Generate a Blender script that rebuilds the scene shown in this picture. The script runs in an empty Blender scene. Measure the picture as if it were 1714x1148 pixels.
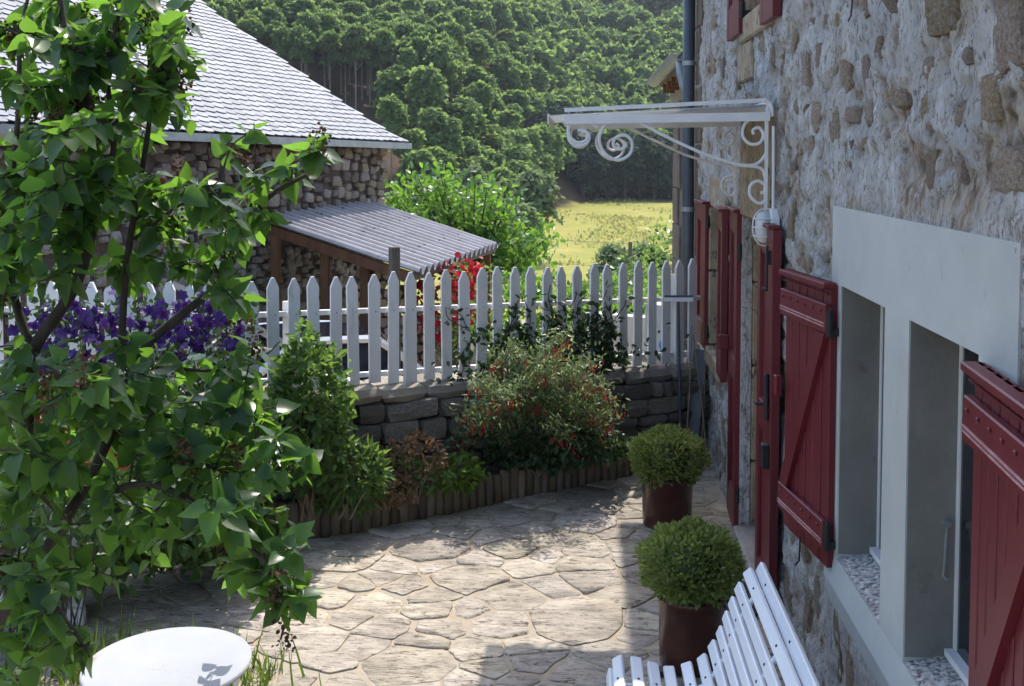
import bpy, bmesh, math, random
import numpy as np
from mathutils import Vector, Matrix, Euler, noise as mnoise
R_ = math.radians
scene = bpy.context.scene
col = scene.collection
rng = random.Random(7)
nr = np.random.default_rng(11)

# ------------------------------------------------------------------ camera
EYE = Vector((0, 0, 2.4)); FPX = 1800.0; YAW = R_(3.69); PITCH = R_(3.0)
cam = bpy.data.cameras.new('camera'); camo = bpy.data.objects.new('camera', cam); col.objects.link(camo)
camo.location = EYE; camo.rotation_euler = (R_(90) - PITCH, 0, YAW)
cam.sensor_width = 36; cam.lens = 36 * FPX / 1714; cam.shift_y = -0.1282
cam.clip_start = .05; cam.clip_end = 3000
scene.camera = camo
# ------------------------------------------------------------------ sky, sun, exposure
SUN = Vector((.107, .66, 1)).normalized()
world = bpy.data.worlds.new('World'); scene.world = world; world.use_nodes = True
wn = world.node_tree.nodes; wl = world.node_tree.links
bg = wn['Background']; sky = wn.new('ShaderNodeTexSky'); sky.sky_type = 'NISHITA'; sky.sun_disc = False
sky.sun_elevation = math.asin(SUN.z); sky.sun_rotation = math.atan2(SUN.x, SUN.y)
sky.air_density = 1.0; sky.dust_density = 2.0
wl.new(sky.outputs[0], bg.inputs[0]); bg.inputs[1].default_value = .15
sl = bpy.data.lights.new('sun', 'SUN'); sl.energy = 2.1; sl.angle = R_(.6); sl.color = (1, .95, .87)
so = bpy.data.objects.new('sun', sl); col.objects.link(so)
so.rotation_euler = (-SUN).to_track_quat('-Z', 'Y').to_euler(); so.location = (3, 8, 20)
vs = scene.view_settings
vs.view_transform = 'Standard'; vs.look = 'None'; vs.gamma = 1; vs.exposure = 1.45
scene.cycles.max_bounces = 8; scene.cycles.diffuse_bounces = 4; scene.cycles.transparent_max_bounces = 8

# ------------------------------------------------------------------ surveying helpers: sight lines to real points
_f = Vector((-math.sin(YAW) * math.cos(PITCH), math.cos(YAW) * math.cos(PITCH), -math.sin(PITCH)))
_r = Vector((math.cos(YAW), math.sin(YAW), 0)); _u = _r.cross(_f)
PYC = 260 + FPX * math.tan(PITCH)
def ray(u, v): return _f + _r * ((u - 857) / FPX) + _u * ((PYC - v) / FPX)
def at(u, v, D): return EYE + ray(u, v) * D
def atz(u, v, z=0.0): r = ray(u, v); return EYE + r * ((z - EYE.z) / r.z)
def aty(u, v, y): r = ray(u, v); return EYE + r * (y / r.y)

# ------------------------------------------------------------------ materials
def nodes(name):
    m = bpy.data.materials.new(name); m.use_nodes = True
    nt = m.node_tree; return m, nt, nt.nodes, nt.links, nt.nodes['Principled BSDF']
def mat(name, cols, scale=4.0, rough=.8, bump=0.0, bscale=30.0, bdist=.01, spec=.3, stretch=(1, 1, 1), detail=6, objrand=0.0,
        spots=None, metal=0.0, island=0.0, ramp=(.3, .7), coord='pos', veins=None, attr=None, crust=None):
    """cols: list of base colours mixed by a noise; spots=(colour, scale, lo, hi): second noise that lays a stain over it"""
    m, nt, N, L, bs = nodes(name)
    bs.inputs['Roughness'].default_value = rough; bs.inputs['Specular IOR Level'].default_value = spec; bs.inputs['Metallic'].default_value = metal
    if coord == 'pos':
        g = N.new('ShaderNodeNewGeometry'); src = g.outputs['Position']
    else:
        tc = N.new('ShaderNodeTexCoord'); src = tc.outputs['Object']
    mp = N.new('ShaderNodeMapping'); mp.inputs['Scale'].default_value = stretch; L.new(src, mp.inputs[0])
    if coord != 'pos':
        oi = N.new('ShaderNodeObjectInfo'); va = N.new('ShaderNodeVectorMath'); va.operation = 'MULTIPLY_ADD'
        cv = N.new('ShaderNodeCombineXYZ')
        for k in range(3): L.new(oi.outputs['Random'], cv.inputs[k])
        L.new(cv.outputs[0], va.inputs[0]); va.inputs[1].default_value = (37, 51, 73); L.new(src, va.inputs[2]); L.new(va.outputs[0], mp.inputs[0])
    nz = N.new('ShaderNodeTexNoise'); nz.inputs['Scale'].default_value = scale; nz.inputs['Detail'].default_value = detail; nz.inputs['Roughness'].default_value = .62
    L.new(mp.outputs[0], nz.inputs['Vector'])
    cr = N.new('ShaderNodeValToRGB'); e = cr.color_ramp.elements
    n = len(cols)
    while len(e) < max(n, 2): e.new(.5)
    for k in range(max(n, 2)):
        c = cols[min(k, n - 1)]; e[k].position = ramp[0] + (ramp[1] - ramp[0]) * (k / max(n - 1, 1)); e[k].color = (*c, 1)
    L.new(nz.outputs['Fac'], cr.inputs[0]); out = cr.outputs[0]
    if spots:
        for (sc, ss, lo, hi) in (spots if isinstance(spots, list) else [spots]):
            n2 = N.new('ShaderNodeTexNoise'); n2.inputs['Scale'].default_value = ss; n2.inputs['Detail'].default_value = 8; n2.inputs['Roughness'].default_value = .7
            L.new(mp.outputs[0], n2.inputs['Vector'])
            mr = N.new('ShaderNodeMapRange'); mr.inputs[1].default_value = lo; mr.inputs[2].default_value = hi; L.new(n2.outputs['Fac'], mr.inputs[0])
            mx = N.new('ShaderNodeMix'); mx.data_type = 'RGBA'; L.new(mr.outputs[0], mx.inputs['Factor']); L.new(out, mx.inputs['A']); mx.inputs['B'].default_value = (*sc, 1)
            out = mx.outputs['Result']
    if attr:
        an = N.new('ShaderNodeAttribute'); an.attribute_name = attr[0]
        n3 = N.new('ShaderNodeTexNoise'); n3.inputs['Scale'].default_value = attr[2]; n3.inputs['Detail'].default_value = 5; L.new(mp.outputs[0], n3.inputs['Vector'])
        c3 = N.new('ShaderNodeValToRGB'); e3 = c3.color_ramp.elements
        while len(e3) < len(attr[1]): e3.new(.5)
        for k, cc in enumerate(attr[1]): e3[k].position = .34 + .32 * k / (len(attr[1]) - 1); e3[k].color = (*cc, 1)
        L.new(n3.outputs['Fac'], c3.inputs[0])
        mx = N.new('ShaderNodeMix'); mx.data_type = 'RGBA'; L.new(an.outputs['Fac'], mx.inputs['Factor']); L.new(out, mx.inputs['A']); L.new(c3.outputs[0], mx.inputs['B']); out = mx.outputs['Result']
    if veins:
        for (vc, vsn, vw, vst) in veins:
            mv = N.new('ShaderNodeMapping'); mv.inputs['Scale'].default_value = vst; L.new(mp.outputs[0], mv.inputs[0])
            n4 = N.new('ShaderNodeTexNoise'); n4.inputs['Scale'].default_value = vsn; n4.inputs['Detail'].default_value = 7; n4.inputs['Roughness'].default_value = .6; n4.inputs['Distortion'].default_value = .05; L.new(mv.outputs[0], n4.inputs['Vector'])
            s1 = N.new('ShaderNodeMath'); s1.operation = 'SUBTRACT'; L.new(n4.outputs['Fac'], s1.inputs[0]); s1.inputs[1].default_value = .5
            s2 = N.new('ShaderNodeMath'); s2.operation = 'ABSOLUTE'; L.new(s1.outputs[0], s2.inputs[0])
            s3 = N.new('ShaderNodeMapRange'); s3.inputs[1].default_value = vw * .25; s3.inputs[2].default_value = vw; s3.inputs[3].default_value = 1; s3.inputs[4].default_value = 0; L.new(s2.outputs[0], s3.inputs[0])
            # broken lines: only here and there
            n5 = N.new('ShaderNodeTexNoise'); n5.inputs['Scale'].default_value = vsn * 1.7; L.new(mp.outputs[0], n5.inputs['Vector'])
            s5 = N.new('ShaderNodeMapRange'); s5.inputs[1].default_value = .48; s5.inputs[2].default_value = .60; L.new(n5.outputs['Fac'], s5.inputs[0])
            s6 = N.new('ShaderNodeMath'); s6.operation = 'MULTIPLY'; L.new(s3.outputs[0], s6.inputs[0]); L.new(s5.outputs[0], s6.inputs[1])
            mx = N.new('ShaderNodeMix'); mx.data_type = 'RGBA'; L.new(s6.outputs[0], mx.inputs['Factor']); L.new(out, mx.inputs['A']); mx.inputs['B'].default_value = (*vc, 1); out = mx.outputs['Result']
    if objrand or island:
        hs = N.new('ShaderNodeHueSaturation'); L.new(out, hs.inputs['Color'])
        if objrand: oi = N.new('ShaderNodeObjectInfo'); r0 = oi.outputs['Random']; amt = objrand
        else: gi = N.new('ShaderNodeNewGeometry'); r0 = gi.outputs['Random Per Island']; amt = island
        m1 = N.new('ShaderNodeMapRange'); m1.inputs[3].default_value = 1 - amt; m1.inputs[4].default_value = 1 + amt; L.new(r0, m1.inputs[0]); L.new(m1.outputs[0], hs.inputs['Value'])
        m2 = N.new('ShaderNodeMath'); m2.operation = 'MULTIPLY'; m2.inputs[1].default_value = 7.31; L.new(r0, m2.inputs[0])
        m3 = N.new('ShaderNodeMath'); m3.operation = 'FRACT'; L.new(m2.outputs[0], m3.inputs[0])
        m4 = N.new('ShaderNodeMapRange'); m4.inputs[3].default_value = .5 - .06 * amt; m4.inputs[4].default_value = .5 + .06 * amt; L.new(m3.outputs[0], m4.inputs[0]); L.new(m4.outputs[0], hs.inputs['Hue'])
        m5 = N.new('ShaderNodeMapRange'); m5.inputs[3].default_value = 1 - amt; m5.inputs[4].default_value = 1 + amt * .6; L.new(m3.outputs[0], m5.inputs[0]); L.new(m5.outputs[0], hs.inputs['Saturation'])
        out = hs.outputs[0]
    L.new(out, bs.inputs['Base Color'])
    if bump:
        nb = N.new('ShaderNodeTexNoise'); nb.inputs['Scale'].default_value = bscale; nb.inputs['Detail'].default_value = 8; nb.inputs['Roughness'].default_value = .65
        L.new(mp.outputs[0], nb.inputs['Vector'])
        bp = N.new('ShaderNodeBump'); bp.inputs['Strength'].default_value = bump; bp.inputs['Distance'].default_value = bdist
        L.new(nb.outputs['Fac'], bp.inputs['Height']); L.new(bp.outputs[0], bs.inputs['Normal'])
        if crust:    # sharp-edged smears of thrown mortar
            n7 = N.new('ShaderNodeTexNoise'); n7.noise_type = 'RIDGED_MULTIFRACTAL'; n7.inputs['Scale'].default_value = crust[0]; n7.inputs['Detail'].default_value = 7; L.new(mp.outputs[0], n7.inputs['Vector'])
            b7 = N.new('ShaderNodeBump'); b7.inputs['Strength'].default_value = 1; b7.inputs['Distance'].default_value = crust[1]; L.new(n7.outputs['Fac'], b7.inputs['Height']); L.new(b7.outputs[0], bp.inputs['Normal'])
    return m
def leafmat(name, c0, c1, trans=.45, rough=.45, island=.35, tcol=None, spec=.35):
    """thin leaf: a glossy skin over diffuse, plus light let through from behind; hue varies leaf by leaf"""
    m, nt, N, L, bs = nodes(name)
    g = N.new('ShaderNodeNewGeometry'); oi = N.new('ShaderNodeObjectInfo')
    ad = N.new('ShaderNodeMath'); ad.operation = 'ADD'; L.new(g.outputs['Random Per Island'], ad.inputs[0]); L.new(oi.outputs['Random'], ad.inputs[1])
    fr = N.new('ShaderNodeMath'); fr.operation = 'FRACT'; L.new(ad.outputs[0], fr.inputs[0])
    mx = N.new('ShaderNodeMix'); mx.data_type = 'RGBA'; L.new(fr.outputs[0], mx.inputs['Factor']); mx.inputs['A'].default_value = (*c0, 1); mx.inputs['B'].default_value = (*c1, 1)
    L.new(mx.outputs['Result'], bs.inputs['Base Color']); bs.inputs['Roughness'].default_value = rough; bs.inputs['Specular IOR Level'].default_value = spec
    tr = N.new('ShaderNodeBsdfTranslucent')
    if tcol is None: tcol = (c1[0] * 2.2, c1[1] * 2.0, c1[2] * .8)
    m2 = N.new('ShaderNodeMix'); m2.data_type = 'RGBA'; L.new(fr.outputs[0], m2.inputs['Factor']); m2.inputs['A'].default_value = (*[c * .7 for c in tcol], 1); m2.inputs['B'].default_value = (*tcol, 1)
    L.new(m2.outputs['Result'], tr.inputs[0])
    ms = N.new('ShaderNodeMixShader'); ms.inputs[0].default_value = trans
    L.new(bs.outputs[0], ms.inputs[1]); L.new(tr.outputs[0], ms.inputs[2]); L.new(ms.outputs[0], N['Material Output'].inputs[0])
    return m
M = {}
M['white'] = mat('white_paint', [(.60, .60, .59), (.74, .74, .73)], 3, .55, .25, 60, .003, stretch=(1, 1, .25), spots=((.40, .39, .36), 9, .60, .78))
M['white_metal'] = mat('white_metal_paint', [(.66, .67, .68), (.78, .78, .78)], 6, .4, .06, 80, .002, spots=((.35, .24, .16), 14, .67, .78))
M['bench_white'] = mat('bench_white', [(.62, .66, .72), (.70, .73, .77)], 3, .35, .05, 60, .002, spots=((.4, .4, .4), 40, .72, .8))
M['table_white'] = mat('table_white', [(.36, .37, .40), (.42, .43, .45)], 4, .75, .08, 60, .002, spec=.12, spots=[((.32, .20, .12), 7, .62, .72), ((.25, .25, .25), 60, .66, .72)])
M['red'] = mat('red_paint', [(.105, .011, .017), (.145, .018, .025)], 5, .42, .18, 90, .002, spec=.4, stretch=(1, 1, .15), spots=((.26, .085, .08), 26, .67, .80))
M['iron'] = mat('black_iron', [(.012, .012, .014), (.03, .028, .028)], 30, .55, .3, 120, .002)
M['zinc_dark'] = mat('dark_zinc', [(.055, .07, .085), (.085, .10, .115)], 5, .5, .05, 40, .002, spec=.5, metal=.3)
M['zinc'] = mat('zinc', [(.22, .24, .26), (.34, .36, .38)], 6, .45, .08, 40, .002, spec=.5, metal=.5)
M['mortar'] = mat('lime_mortar', [(.43, .425, .405), (.585, .58, .565), (.70, .70, .685)], 7, .95, .9, 62, .030, spec=.1, stretch=(1, 1.6, .75), ramp=(.30, .70), detail=12,
                  spots=[((.44, .395, .33), 3.2, .53, .70), ((.46, .46, .455), 2.1, .50, .60), ((.28, .23, .18), 13, .585, .67), ((.18, .165, .15), 30, .60, .67)], attr=('rubble', [(.16, .135, .11), (.38, .29, .21), (.48, .465, .44), (.54, .45, .34)], 17),
                  veins=[((.17, .15, .125), 9, .016, (1, 1, 1)), ((.26, .235, .21), 20, .04, (1, 1, 1))], crust=(11, .035))
M['stone_wall'] = mat('wall_stone', [(.30, .205, .14), (.50, .385, .275), (.64, .54, .42)], 6, .9, 1.0, 38, .03, spec=.15, objrand=.24, spots=[((.54, .53, .505), 6, .53, .62), ((.18, .09, .06), 14, .62, .72)], coord='obj', veins=[((.10, .08, .065), 10, .035, (1, 1, 1))])
M['stone_dark'] = mat('dark_stone', [(.10, .085, .07), (.19, .17, .15), (.27, .25, .22)], 7, .92, .8, 40, .012, spec=.15, objrand=.35, spots=[((.05, .06, .03), 9, .56, .68)], coord='obj')
M['cap_stone'] = mat('cap_stone', [(.24, .21, .18), (.36, .32, .27)], 7, .92, .8, 40, .012, spec=.15, objrand=.25, spots=[((.07, .08, .04), 7, .58, .68)], coord='obj')
M['barn_stone'] = mat('barn_stone', [(.13, .10, .08), (.24, .19, .15), (.32, .28, .24)], 5, .95, .8, 30, .02, spec=.1, objrand=.4, coord='obj')
M['dressed'] = mat('dressed_sandstone', [(.24, .18, .12), (.34, .265, .18), (.40, .33, .24)], 6, .9, .7, 34, .010, spec=.15, spots=[((.16, .13, .10), 8, .56, .68), ((.42, .40, .37), 5, .60, .72)], veins=[((.09, .075, .06), 8, .03, (1, 1, .5))])
M['dressed_brown'] = mat('brown_sandstone', [(.13, .10, .08), (.22, .175, .14)], 3, .9, .4, 40, .006, spec=.15)
M['cement'] = mat('smooth_cement', [(.37, .385, .37), (.46, .475, .46)], 2.4, .9, .3, 130, .003, spec=.15, spots=[((.36, .33, .285), 4, .60, .80), ((.30, .31, .30), 11, .62, .74)])
M['sill'] = mat('pebble_sill', [(.12, .11, .11), (.40, .38, .37), (.62, .60, .58)], 60, .85, .9, 60, .01, spec=.2, ramp=(.38, .62))
M['flag'] = mat('flagstone', [(.27, .237, .195), (.43, .375, .305), (.56, .49, .40)], 5.0, .93, .9, 26, .02, spec=.12, objrand=.15, stretch=(.7, 1.5, 1), ramp=(.32, .68), detail=10,
                spots=[((.22, .195, .165), 7, .56, .66), ((.10, .088, .075), 30, .625, .69), ((.60, .53, .44), 4.5, .56, .68)],
                veins=[((.08, .066, .052), 4.5, .014, (.7, 1.6, 1)), ((.12, .10, .08), 13, .024, (.6, 1.8, 1))])
M['sand'] = mat('sandy_joint', [(.33, .27, .195), (.45, .38, .28)], 7, .95, .7, 60, .010, spec=.1, spots=[((.36, .325, .275), 4, .48, .62), ((.20, .17, .13), 22, .62, .72)])
M['soil'] = mat('soil', [(.035, .027, .02), (.07, .052, .038)], 14, 1, .9, 40, .03, spec=.05)
M['log'] = mat('edging_log', [(.085, .060, .04), (.16, .12, .085), (.21, .165, .12)], 14, .9, .7, 50, .006, spec=.15, stretch=(1, 1, .18), objrand=.22, coord='obj', spots=((.05, .055, .03), 5, .58, .7))
M['pot'] = mat('brown_glaze', [(.040, .013, .010), (.075, .025, .018)], 5, .20, .05, 20, .003, spec=.35)
M['black_plastic'] = mat('black_plastic', [(.015, .017, .02), (.03, .03, .035)], 20, .5)
M['wood_post'] = mat('weathered_post', [(.07, .06, .05), (.14, .12, .10)], 12, .9, .6, 60, .006, stretch=(1, 1, .15))
M['wood_brown'] = mat('brown_timber', [(.10, .045, .022), (.19, .09, .045)], 9, .75, .4, 50, .004, stretch=(1, 1, .2))
M['wood_pale'] = mat('split_firewood', [(.34, .22, .12), (.52, .37, .22)], 12, .85, .4, 50, .006, objrand=.3, coord='obj')
M['corrugated'] = mat('corrugated_fibre_cement', [(.27, .255, .26), (.38, .365, .37)], 3, .8, .3, 60, .004, spec=.2, spots=[((.17, .15, .14), 5, .56, .74), ((.12, .11, .10), 30, .62, .70)])
M['slate'] = mat('slate', [(.115, .127, .147), (.19, .205, .228)], 4, .62, .25, 40, .004, spec=.35, objrand=.22, island=0, coord='obj')
M['slate_rest'] = mat('slate_rest', [(.115, .127, .147), (.19, .205, .228)], 4, .62, .25, 40, .004, spec=.35, island=.22)
M['render_old'] = mat('barn_bedding', [(.07, .055, .045), (.14, .11, .09)], 6, 1, .8, 30, .02, spec=.05)
M['car_silver'] = mat('silver_car_paint', [(.50, .52, .54), (.55, .57, .59)], 2, .25, 0, spec=.6, metal=.55)
M['car_glass'] = mat('tinted_car_glass', [(.006, .009, .018), (.01, .013, .024)], 2, .06, 0, spec=.7)
M['glass_dark'] = mat('dark_window_glass', [(.008, .012, .017), (.012, .016, .022)], 2, .08, 0, spec=.6)
M['tyre'] = mat('tyre_rubber', [(.015, .015, .015), (.03, .03, .03)], 9, .85)
M['poly_'] = mat('translucent_sheet', [(.72, .74, .77), (.82, .84, .86)], 3, .35, .04, 30, .002, spots=((.40, .33, .27), 5, .66, .8))
M['lamp_glass'] = mat('frosted_lamp_glass', [(.52, .54, .55), (.62, .63, .63)], 9, .25, .1, 40, .002, spec=.5)
M['poly'] = leafmat('translucent_sheet', (.60, .63, .66), (.66, .68, .70), .62, .3, tcol=(.62, .65, .68))
M['bark'] = mat('lilac_bark', [(.035, .027, .022), (.085, .068, .055)], 22, .9, .6, 60, .004, stretch=(1, 1, .3))
M['bark_far'] = mat('pale_bark', [(.13, .12, .10), (.24, .22, .19)], 3, .9)
M['twig'] = mat('dry_twig', [(.16, .12, .08), (.28, .22, .15)], 18, .85)
M['lilac_leaf'] = leafmat('lilac_leaf', (.014, .038, .026), (.042, .094, .038), .46, .32, tcol=(.24, .49, .05))
M['box_leaf'] = leafmat('box_leaf', (.095, .14, .040), (.20, .25, .075), .40, .4, tcol=(.44, .54, .13))
M['shrub_leaf'] = leafmat('shrub_leaf', (.045, .10, .034), (.11, .19, .06), .40, .30, tcol=(.30, .48, .08))
M['fuchsia_leaf'] = leafmat('fuchsia_leaf', (.07, .12, .05), (.17, .23, .10), .38, .35, tcol=(.36, .46, .16))
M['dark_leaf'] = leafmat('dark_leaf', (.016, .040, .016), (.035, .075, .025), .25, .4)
M['dry_leaf'] = leafmat('dry_leaf', (.13, .075, .04), (.24, .15, .075), .25, .7, tcol=(.35, .2, .08))
M['lime_leaf'] = leafmat('lime_leaf', (.07, .15, .02), (.14, .24, .03), .4, .4, tcol=(.35, .5, .04))
M['walnut_leaf'] = leafmat('walnut_leaf', (.045, .115, .022), (.085, .18, .034), .42, .28, tcol=(.26, .50, .05))
M['tree_leaf'] = leafmat('tree_leaf', (.070, .122, .050), (.130, .192, .070), .45, .7, tcol=(.32, .46, .11), spec=.1)
M['hedge_leaf_shaded'] = leafmat('hedge_leaf_shaded', (.016, .034, .022), (.036, .062, .030), .12, .7, tcol=(.05, .09, .03), spec=.05)  # darker than the other trees: backlit shade of the row put into the colour
M['tree_leaf_pale'] = leafmat('pale_tree_leaf', (.10, .145, .075), (.16, .21, .11), .35, .65, tcol=(.28, .36, .13), spec=.1)
M['conifer_leaf'] = leafmat('conifer_needles', (.030, .055, .035), (.055, .085, .048), .25, .75, tcol=(.10, .14, .06), spec=.1)
M['grass'] = leafmat('grass_blade', (.05, .11, .016), (.12, .19, .03), .35, .5, tcol=(.28, .42, .05))
M['purple'] = leafmat('purple_petal', (.018, .006, .065), (.065, .016, .165), .28, .5, tcol=(.10, .025, .26))
M['red_petal'] = leafmat('red_petal', (.30, .008, .018), (.50, .015, .035), .3, .5, tcol=(.7, .03, .05))
M['fuchsia_petal'] = leafmat('fuchsia_petal', (.22, .012, .022), (.42, .03, .04), .3, .45, tcol=(.6, .05, .05))
M['rose_petal'] = leafmat('rose_petal', (.48, .02, .035), (.62, .05, .06), .3, .5, tcol=(.8, .1, .1))
M['yellow'] = leafmat('yellow_petal', (.5, .40, .02), (.62, .5, .05), .4, .5, tcol=(.8, .7, .05))
M['dry_panicle'] = leafmat('dry_panicle', (.055, .022, .016), (.11, .05, .03), .15, .8)

# ------------------------------------------------------------------ objects
def tag(o, label=None, cat=None, group=None, kind=None):
    if label: o['label'] = label
    if cat: o['category'] = cat
    if group: o['group'] = group
    if kind: o['kind'] = kind
    return o
def empty(name, loc, label=None, cat=None, group=None, kind=None):
    o = bpy.data.objects.new(name, None); o.empty_display_size = .1; col.objects.link(o); o.location = loc
    o['_w'] = 0; del o['_w']
    return tag(o, label, cat, group, kind)
def root_loc(p):
    v = Vector((0, 0, 0))
    while p is not None: v = v + p.location; p = p.parent
    return v
def link(name, me, m, parent=None, loc=None, smooth=False):
    if m is not None and len(me.materials) == 0: me.materials.append(m)
    if smooth: me.polygons.foreach_set('use_smooth', [True] * len(me.polygons))
    o = bpy.data.objects.new(name, me); col.objects.link(o)
    if parent is not None: o.parent = parent
    if loc is not None: o.location = loc
    return o
class MB:
    """collects shapes given in world coordinates; build() links them as one mesh under its parent"""
    def __init__(s, T=None): s.v = []; s.f = []; s.T = T
    def add(s, vs, fs):
        b = len(s.v)
        s.v += [(s.T @ Vector(v)) if s.T else Vector(v) for v in vs]
        s.f += [tuple(i + b for i in f) for f in fs]
        return s
    def box(s, c, d, rot=None, bev=0.0):
        c = Vector(c); h = [x / 2 for x in d]
        if bev <= 0:
            vs = [Vector((sx * h[0], sy * h[1], sz * h[2])) for sx in (-1, 1) for sy in (-1, 1) for sz in (-1, 1)]
            fs = [(0, 1, 3, 2), (4, 6, 7, 5), (0, 4, 5, 1), (2, 3, 7, 6), (0, 2, 6, 4), (1, 5, 7, 3)]
        else:
            bm = bmesh.new(); bmesh.ops.create_cube(bm, size=1)
            for v in bm.verts: v.co = Vector((v.co.x * d[0], v.co.y * d[1], v.co.z * d[2]))
            bmesh.ops.bevel(bm, geom=bm.edges[:], offset=bev, segments=1, affect='EDGES')
            bm.verts.index_update(); vs = [v.co.copy() for v in bm.verts]; fs = [tuple(v.index for v in f.verts) for f in bm.faces]; bm.free()
        if rot is not None: vs = [rot @ v for v in vs]
        return s.add([v + c for v in vs], fs)
    def bar(s, a, b, w, d, up=(0, 0, 1)):
        """rectangular bar from a to b, w across, d along the up direction"""
        a = Vector(a); b = Vector(b); t = (b - a); L = t.length; t = t / L; up = Vector(up)
        x = t.cross(up); x = x.normalized() if x.length > 1e-5 else Vector((1, 0, 0)); y = x.cross(t)
        vs = []
        for p in (a, b):
            for sx, sy in ((-1, -1), (1, -1), (1, 1), (-1, 1)): vs.append(p + x * (sx * w / 2) + y * (sy * d / 2))
        return s.add(vs, [(0, 1, 2, 3), (7, 6, 5, 4), (0, 4, 5, 1), (1, 5, 6, 2), (2, 6, 7, 3), (3, 7, 4, 0)])
    def tube(s, pts, r, n=8, cap=True):
        pts = [Vector(p) for p in pts]; k = len(pts); rs = r if isinstance(r, (list, tuple)) else [r] * k
        vs = []; x = None
        for i, p in enumerate(pts):
            t = (pts[min(i + 1, k - 1)] - pts[max(i - 1, 0)]).normalized()
            if x is None: x = t.orthogonal().normalized()
            else:
                x = x - t * x.dot(t); x = x.normalized() if x.length > 1e-6 else t.orthogonal().normalized()
            y = t.cross(x)
            for j in range(n):
                a = 2 * math.pi * j / n; vs.append(p + (x * math.cos(a) + y * math.sin(a)) * rs[i])
        fs = [(i * n + j, i * n + (j + 1) % n, (i + 1) * n + (j + 1) % n, (i + 1) * n + j) for i in range(k - 1) for j in range(n)]
        if cap: fs += [tuple(range(n - 1, -1, -1)), tuple((k - 1) * n + j for j in range(n))]
        return s.add(vs, fs)
    def lathe(s, c, prof, n=24):
        c = Vector(c); vs = []; k = len(prof)
        for (r, z) in prof:
            for j in range(n): a = 2 * math.pi * j / n; vs.append(c + Vector((r * math.cos(a), r * math.sin(a), z)))
        fs = [(i * n + j, i * n + (j + 1) % n, (i + 1) * n + (j + 1) % n, (i + 1) * n + j) for i in range(k - 1) for j in range(n)]
        fs += [tuple(range(n - 1, -1, -1)), tuple((k - 1) * n + j for j in range(n))]
        return s.add(vs, fs)
    def prism(s, poly, d):
        """poly: planar 3D points, d: extrusion vector"""
        n = len(poly); d = Vector(d); vs = [Vector(p) for p in poly] + [Vector(p) + d for p in poly]
        fs = [tuple(range(n - 1, -1, -1)), tuple(range(n, 2 * n))] + [(i, (i + 1) % n, n + (i + 1) % n, n + i) for i in range(n)]
        return s.add(vs, fs)
    def build(s, name, m, parent=None, origin=None, smooth=False, fix=True):
        o0 = root_loc(parent) if parent is not None else (Vector(origin) if origin is not None else Vector((0, 0, 0)))
        me = bpy.data.meshes.new(name); me.from_pydata([tuple(v - o0) for v in s.v], [], s.f)
        if fix:
            bm = bmesh.new(); bm.from_mesh(me); bmesh.ops.recalc_face_normals(bm, faces=bm.faces[:]); bm.to_mesh(me); bm.free()
        me.update()
        return link(name, me, m, parent, o0 if parent is None else None, smooth)
def npmesh(name, V, F):
    me = bpy.data.meshes.new(name); me.from_pydata(np.asarray(V, dtype=np.float32), [], np.asarray(F, dtype=np.int32)); me.update(); return me
def copy_tree(o, parent=None):
    c = o.copy(); col.objects.link(c); c.parent = parent
    for ch in list(o.children): copy_tree(ch, c)
    return c
# leaf shapes: length 1 along +y from the stem, face up +z
def leaf_shape(kind):
    if kind == 'heart':   # lilac
        out = [(0, .02), (.20, -.06), (.36, .08), (.38, .28), (.28, .54), (.12, .80), (0, 1.0)]
    elif kind == 'oval': out = [(0, 0), (.20, .18), (.26, .45), (.18, .75), (0, 1)]
    elif kind == 'lance': out = [(0, 0), (.12, .25), (.13, .5), (0, 1)]
    elif kind == 'clump': out = [(0, 0), (.42, .3), (.38, .75), (0, 1)]
    n = len(out); vs = []; fs = []
    for i, (x, y) in enumerate(out): vs.append((0, y if i else 0, -.10 * y * y))
    for sgn in (1, -1):
        b = len(vs)
        for (x, y) in out[1:-1]: vs.append((sgn * x, y, .28 * x - .16 * y * y))
        k = n - 2
        for i in range(n - 1):
            m0, m1 = i, i + 1
            if i == 0: f = [(m0, b, m1)] if sgn > 0 else [(m0, m1, b)]
            elif i == n - 2: f = [(m0, b + k - 1, m1)] if sgn > 0 else [(m0, m1, b + k - 1)]
            else:
                f = [(m0, b + i - 1, b + i), (m0, b + i, m1)] if sgn > 0 else [(m0, b + i, b + i - 1), (m0, m1, b + i)]
            fs += f
    return np.array(vs, dtype=np.float64), np.array(fs, dtype=np.int64)
def frames(tip, nrm):
    """rotation matrices with y = tip direction and z near nrm"""
    y = tip / (np.linalg.norm(tip, axis=1, keepdims=True) + 1e-9)
    z = nrm - y * (nrm * y).sum(1, keepdims=True); ln = np.linalg.norm(z, axis=1, keepdims=True)
    alt = np.cross(y, np.array([[.3, .9, .2]])); z = np.where(ln > 1e-3, z / (ln + 1e-9), alt / (np.linalg.norm(alt, axis=1, keepdims=True) + 1e-9))
    x = np.cross(y, z); return np.stack([x, y, z], axis=2)
def scatter(shape, P, tip, nrm, size):
    V, F = shape; Rm = frames(tip, nrm); N = len(P)
    W = np.einsum('nij,kj->nki', Rm, V) * size[:, None, None] + P[:, None, :]
    return W.reshape(-1, 3), (F[None] + (np.arange(N) * len(V))[:, None, None]).reshape(-1, F.shape[1])
SH = {k: leaf_shape(k) for k in ('heart', 'oval', 'lance', 'clump')}
def rdir(n): v = nr.normal(size=(n, 3)); return v / np.linalg.norm(v, axis=1, keepdims=True)
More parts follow.
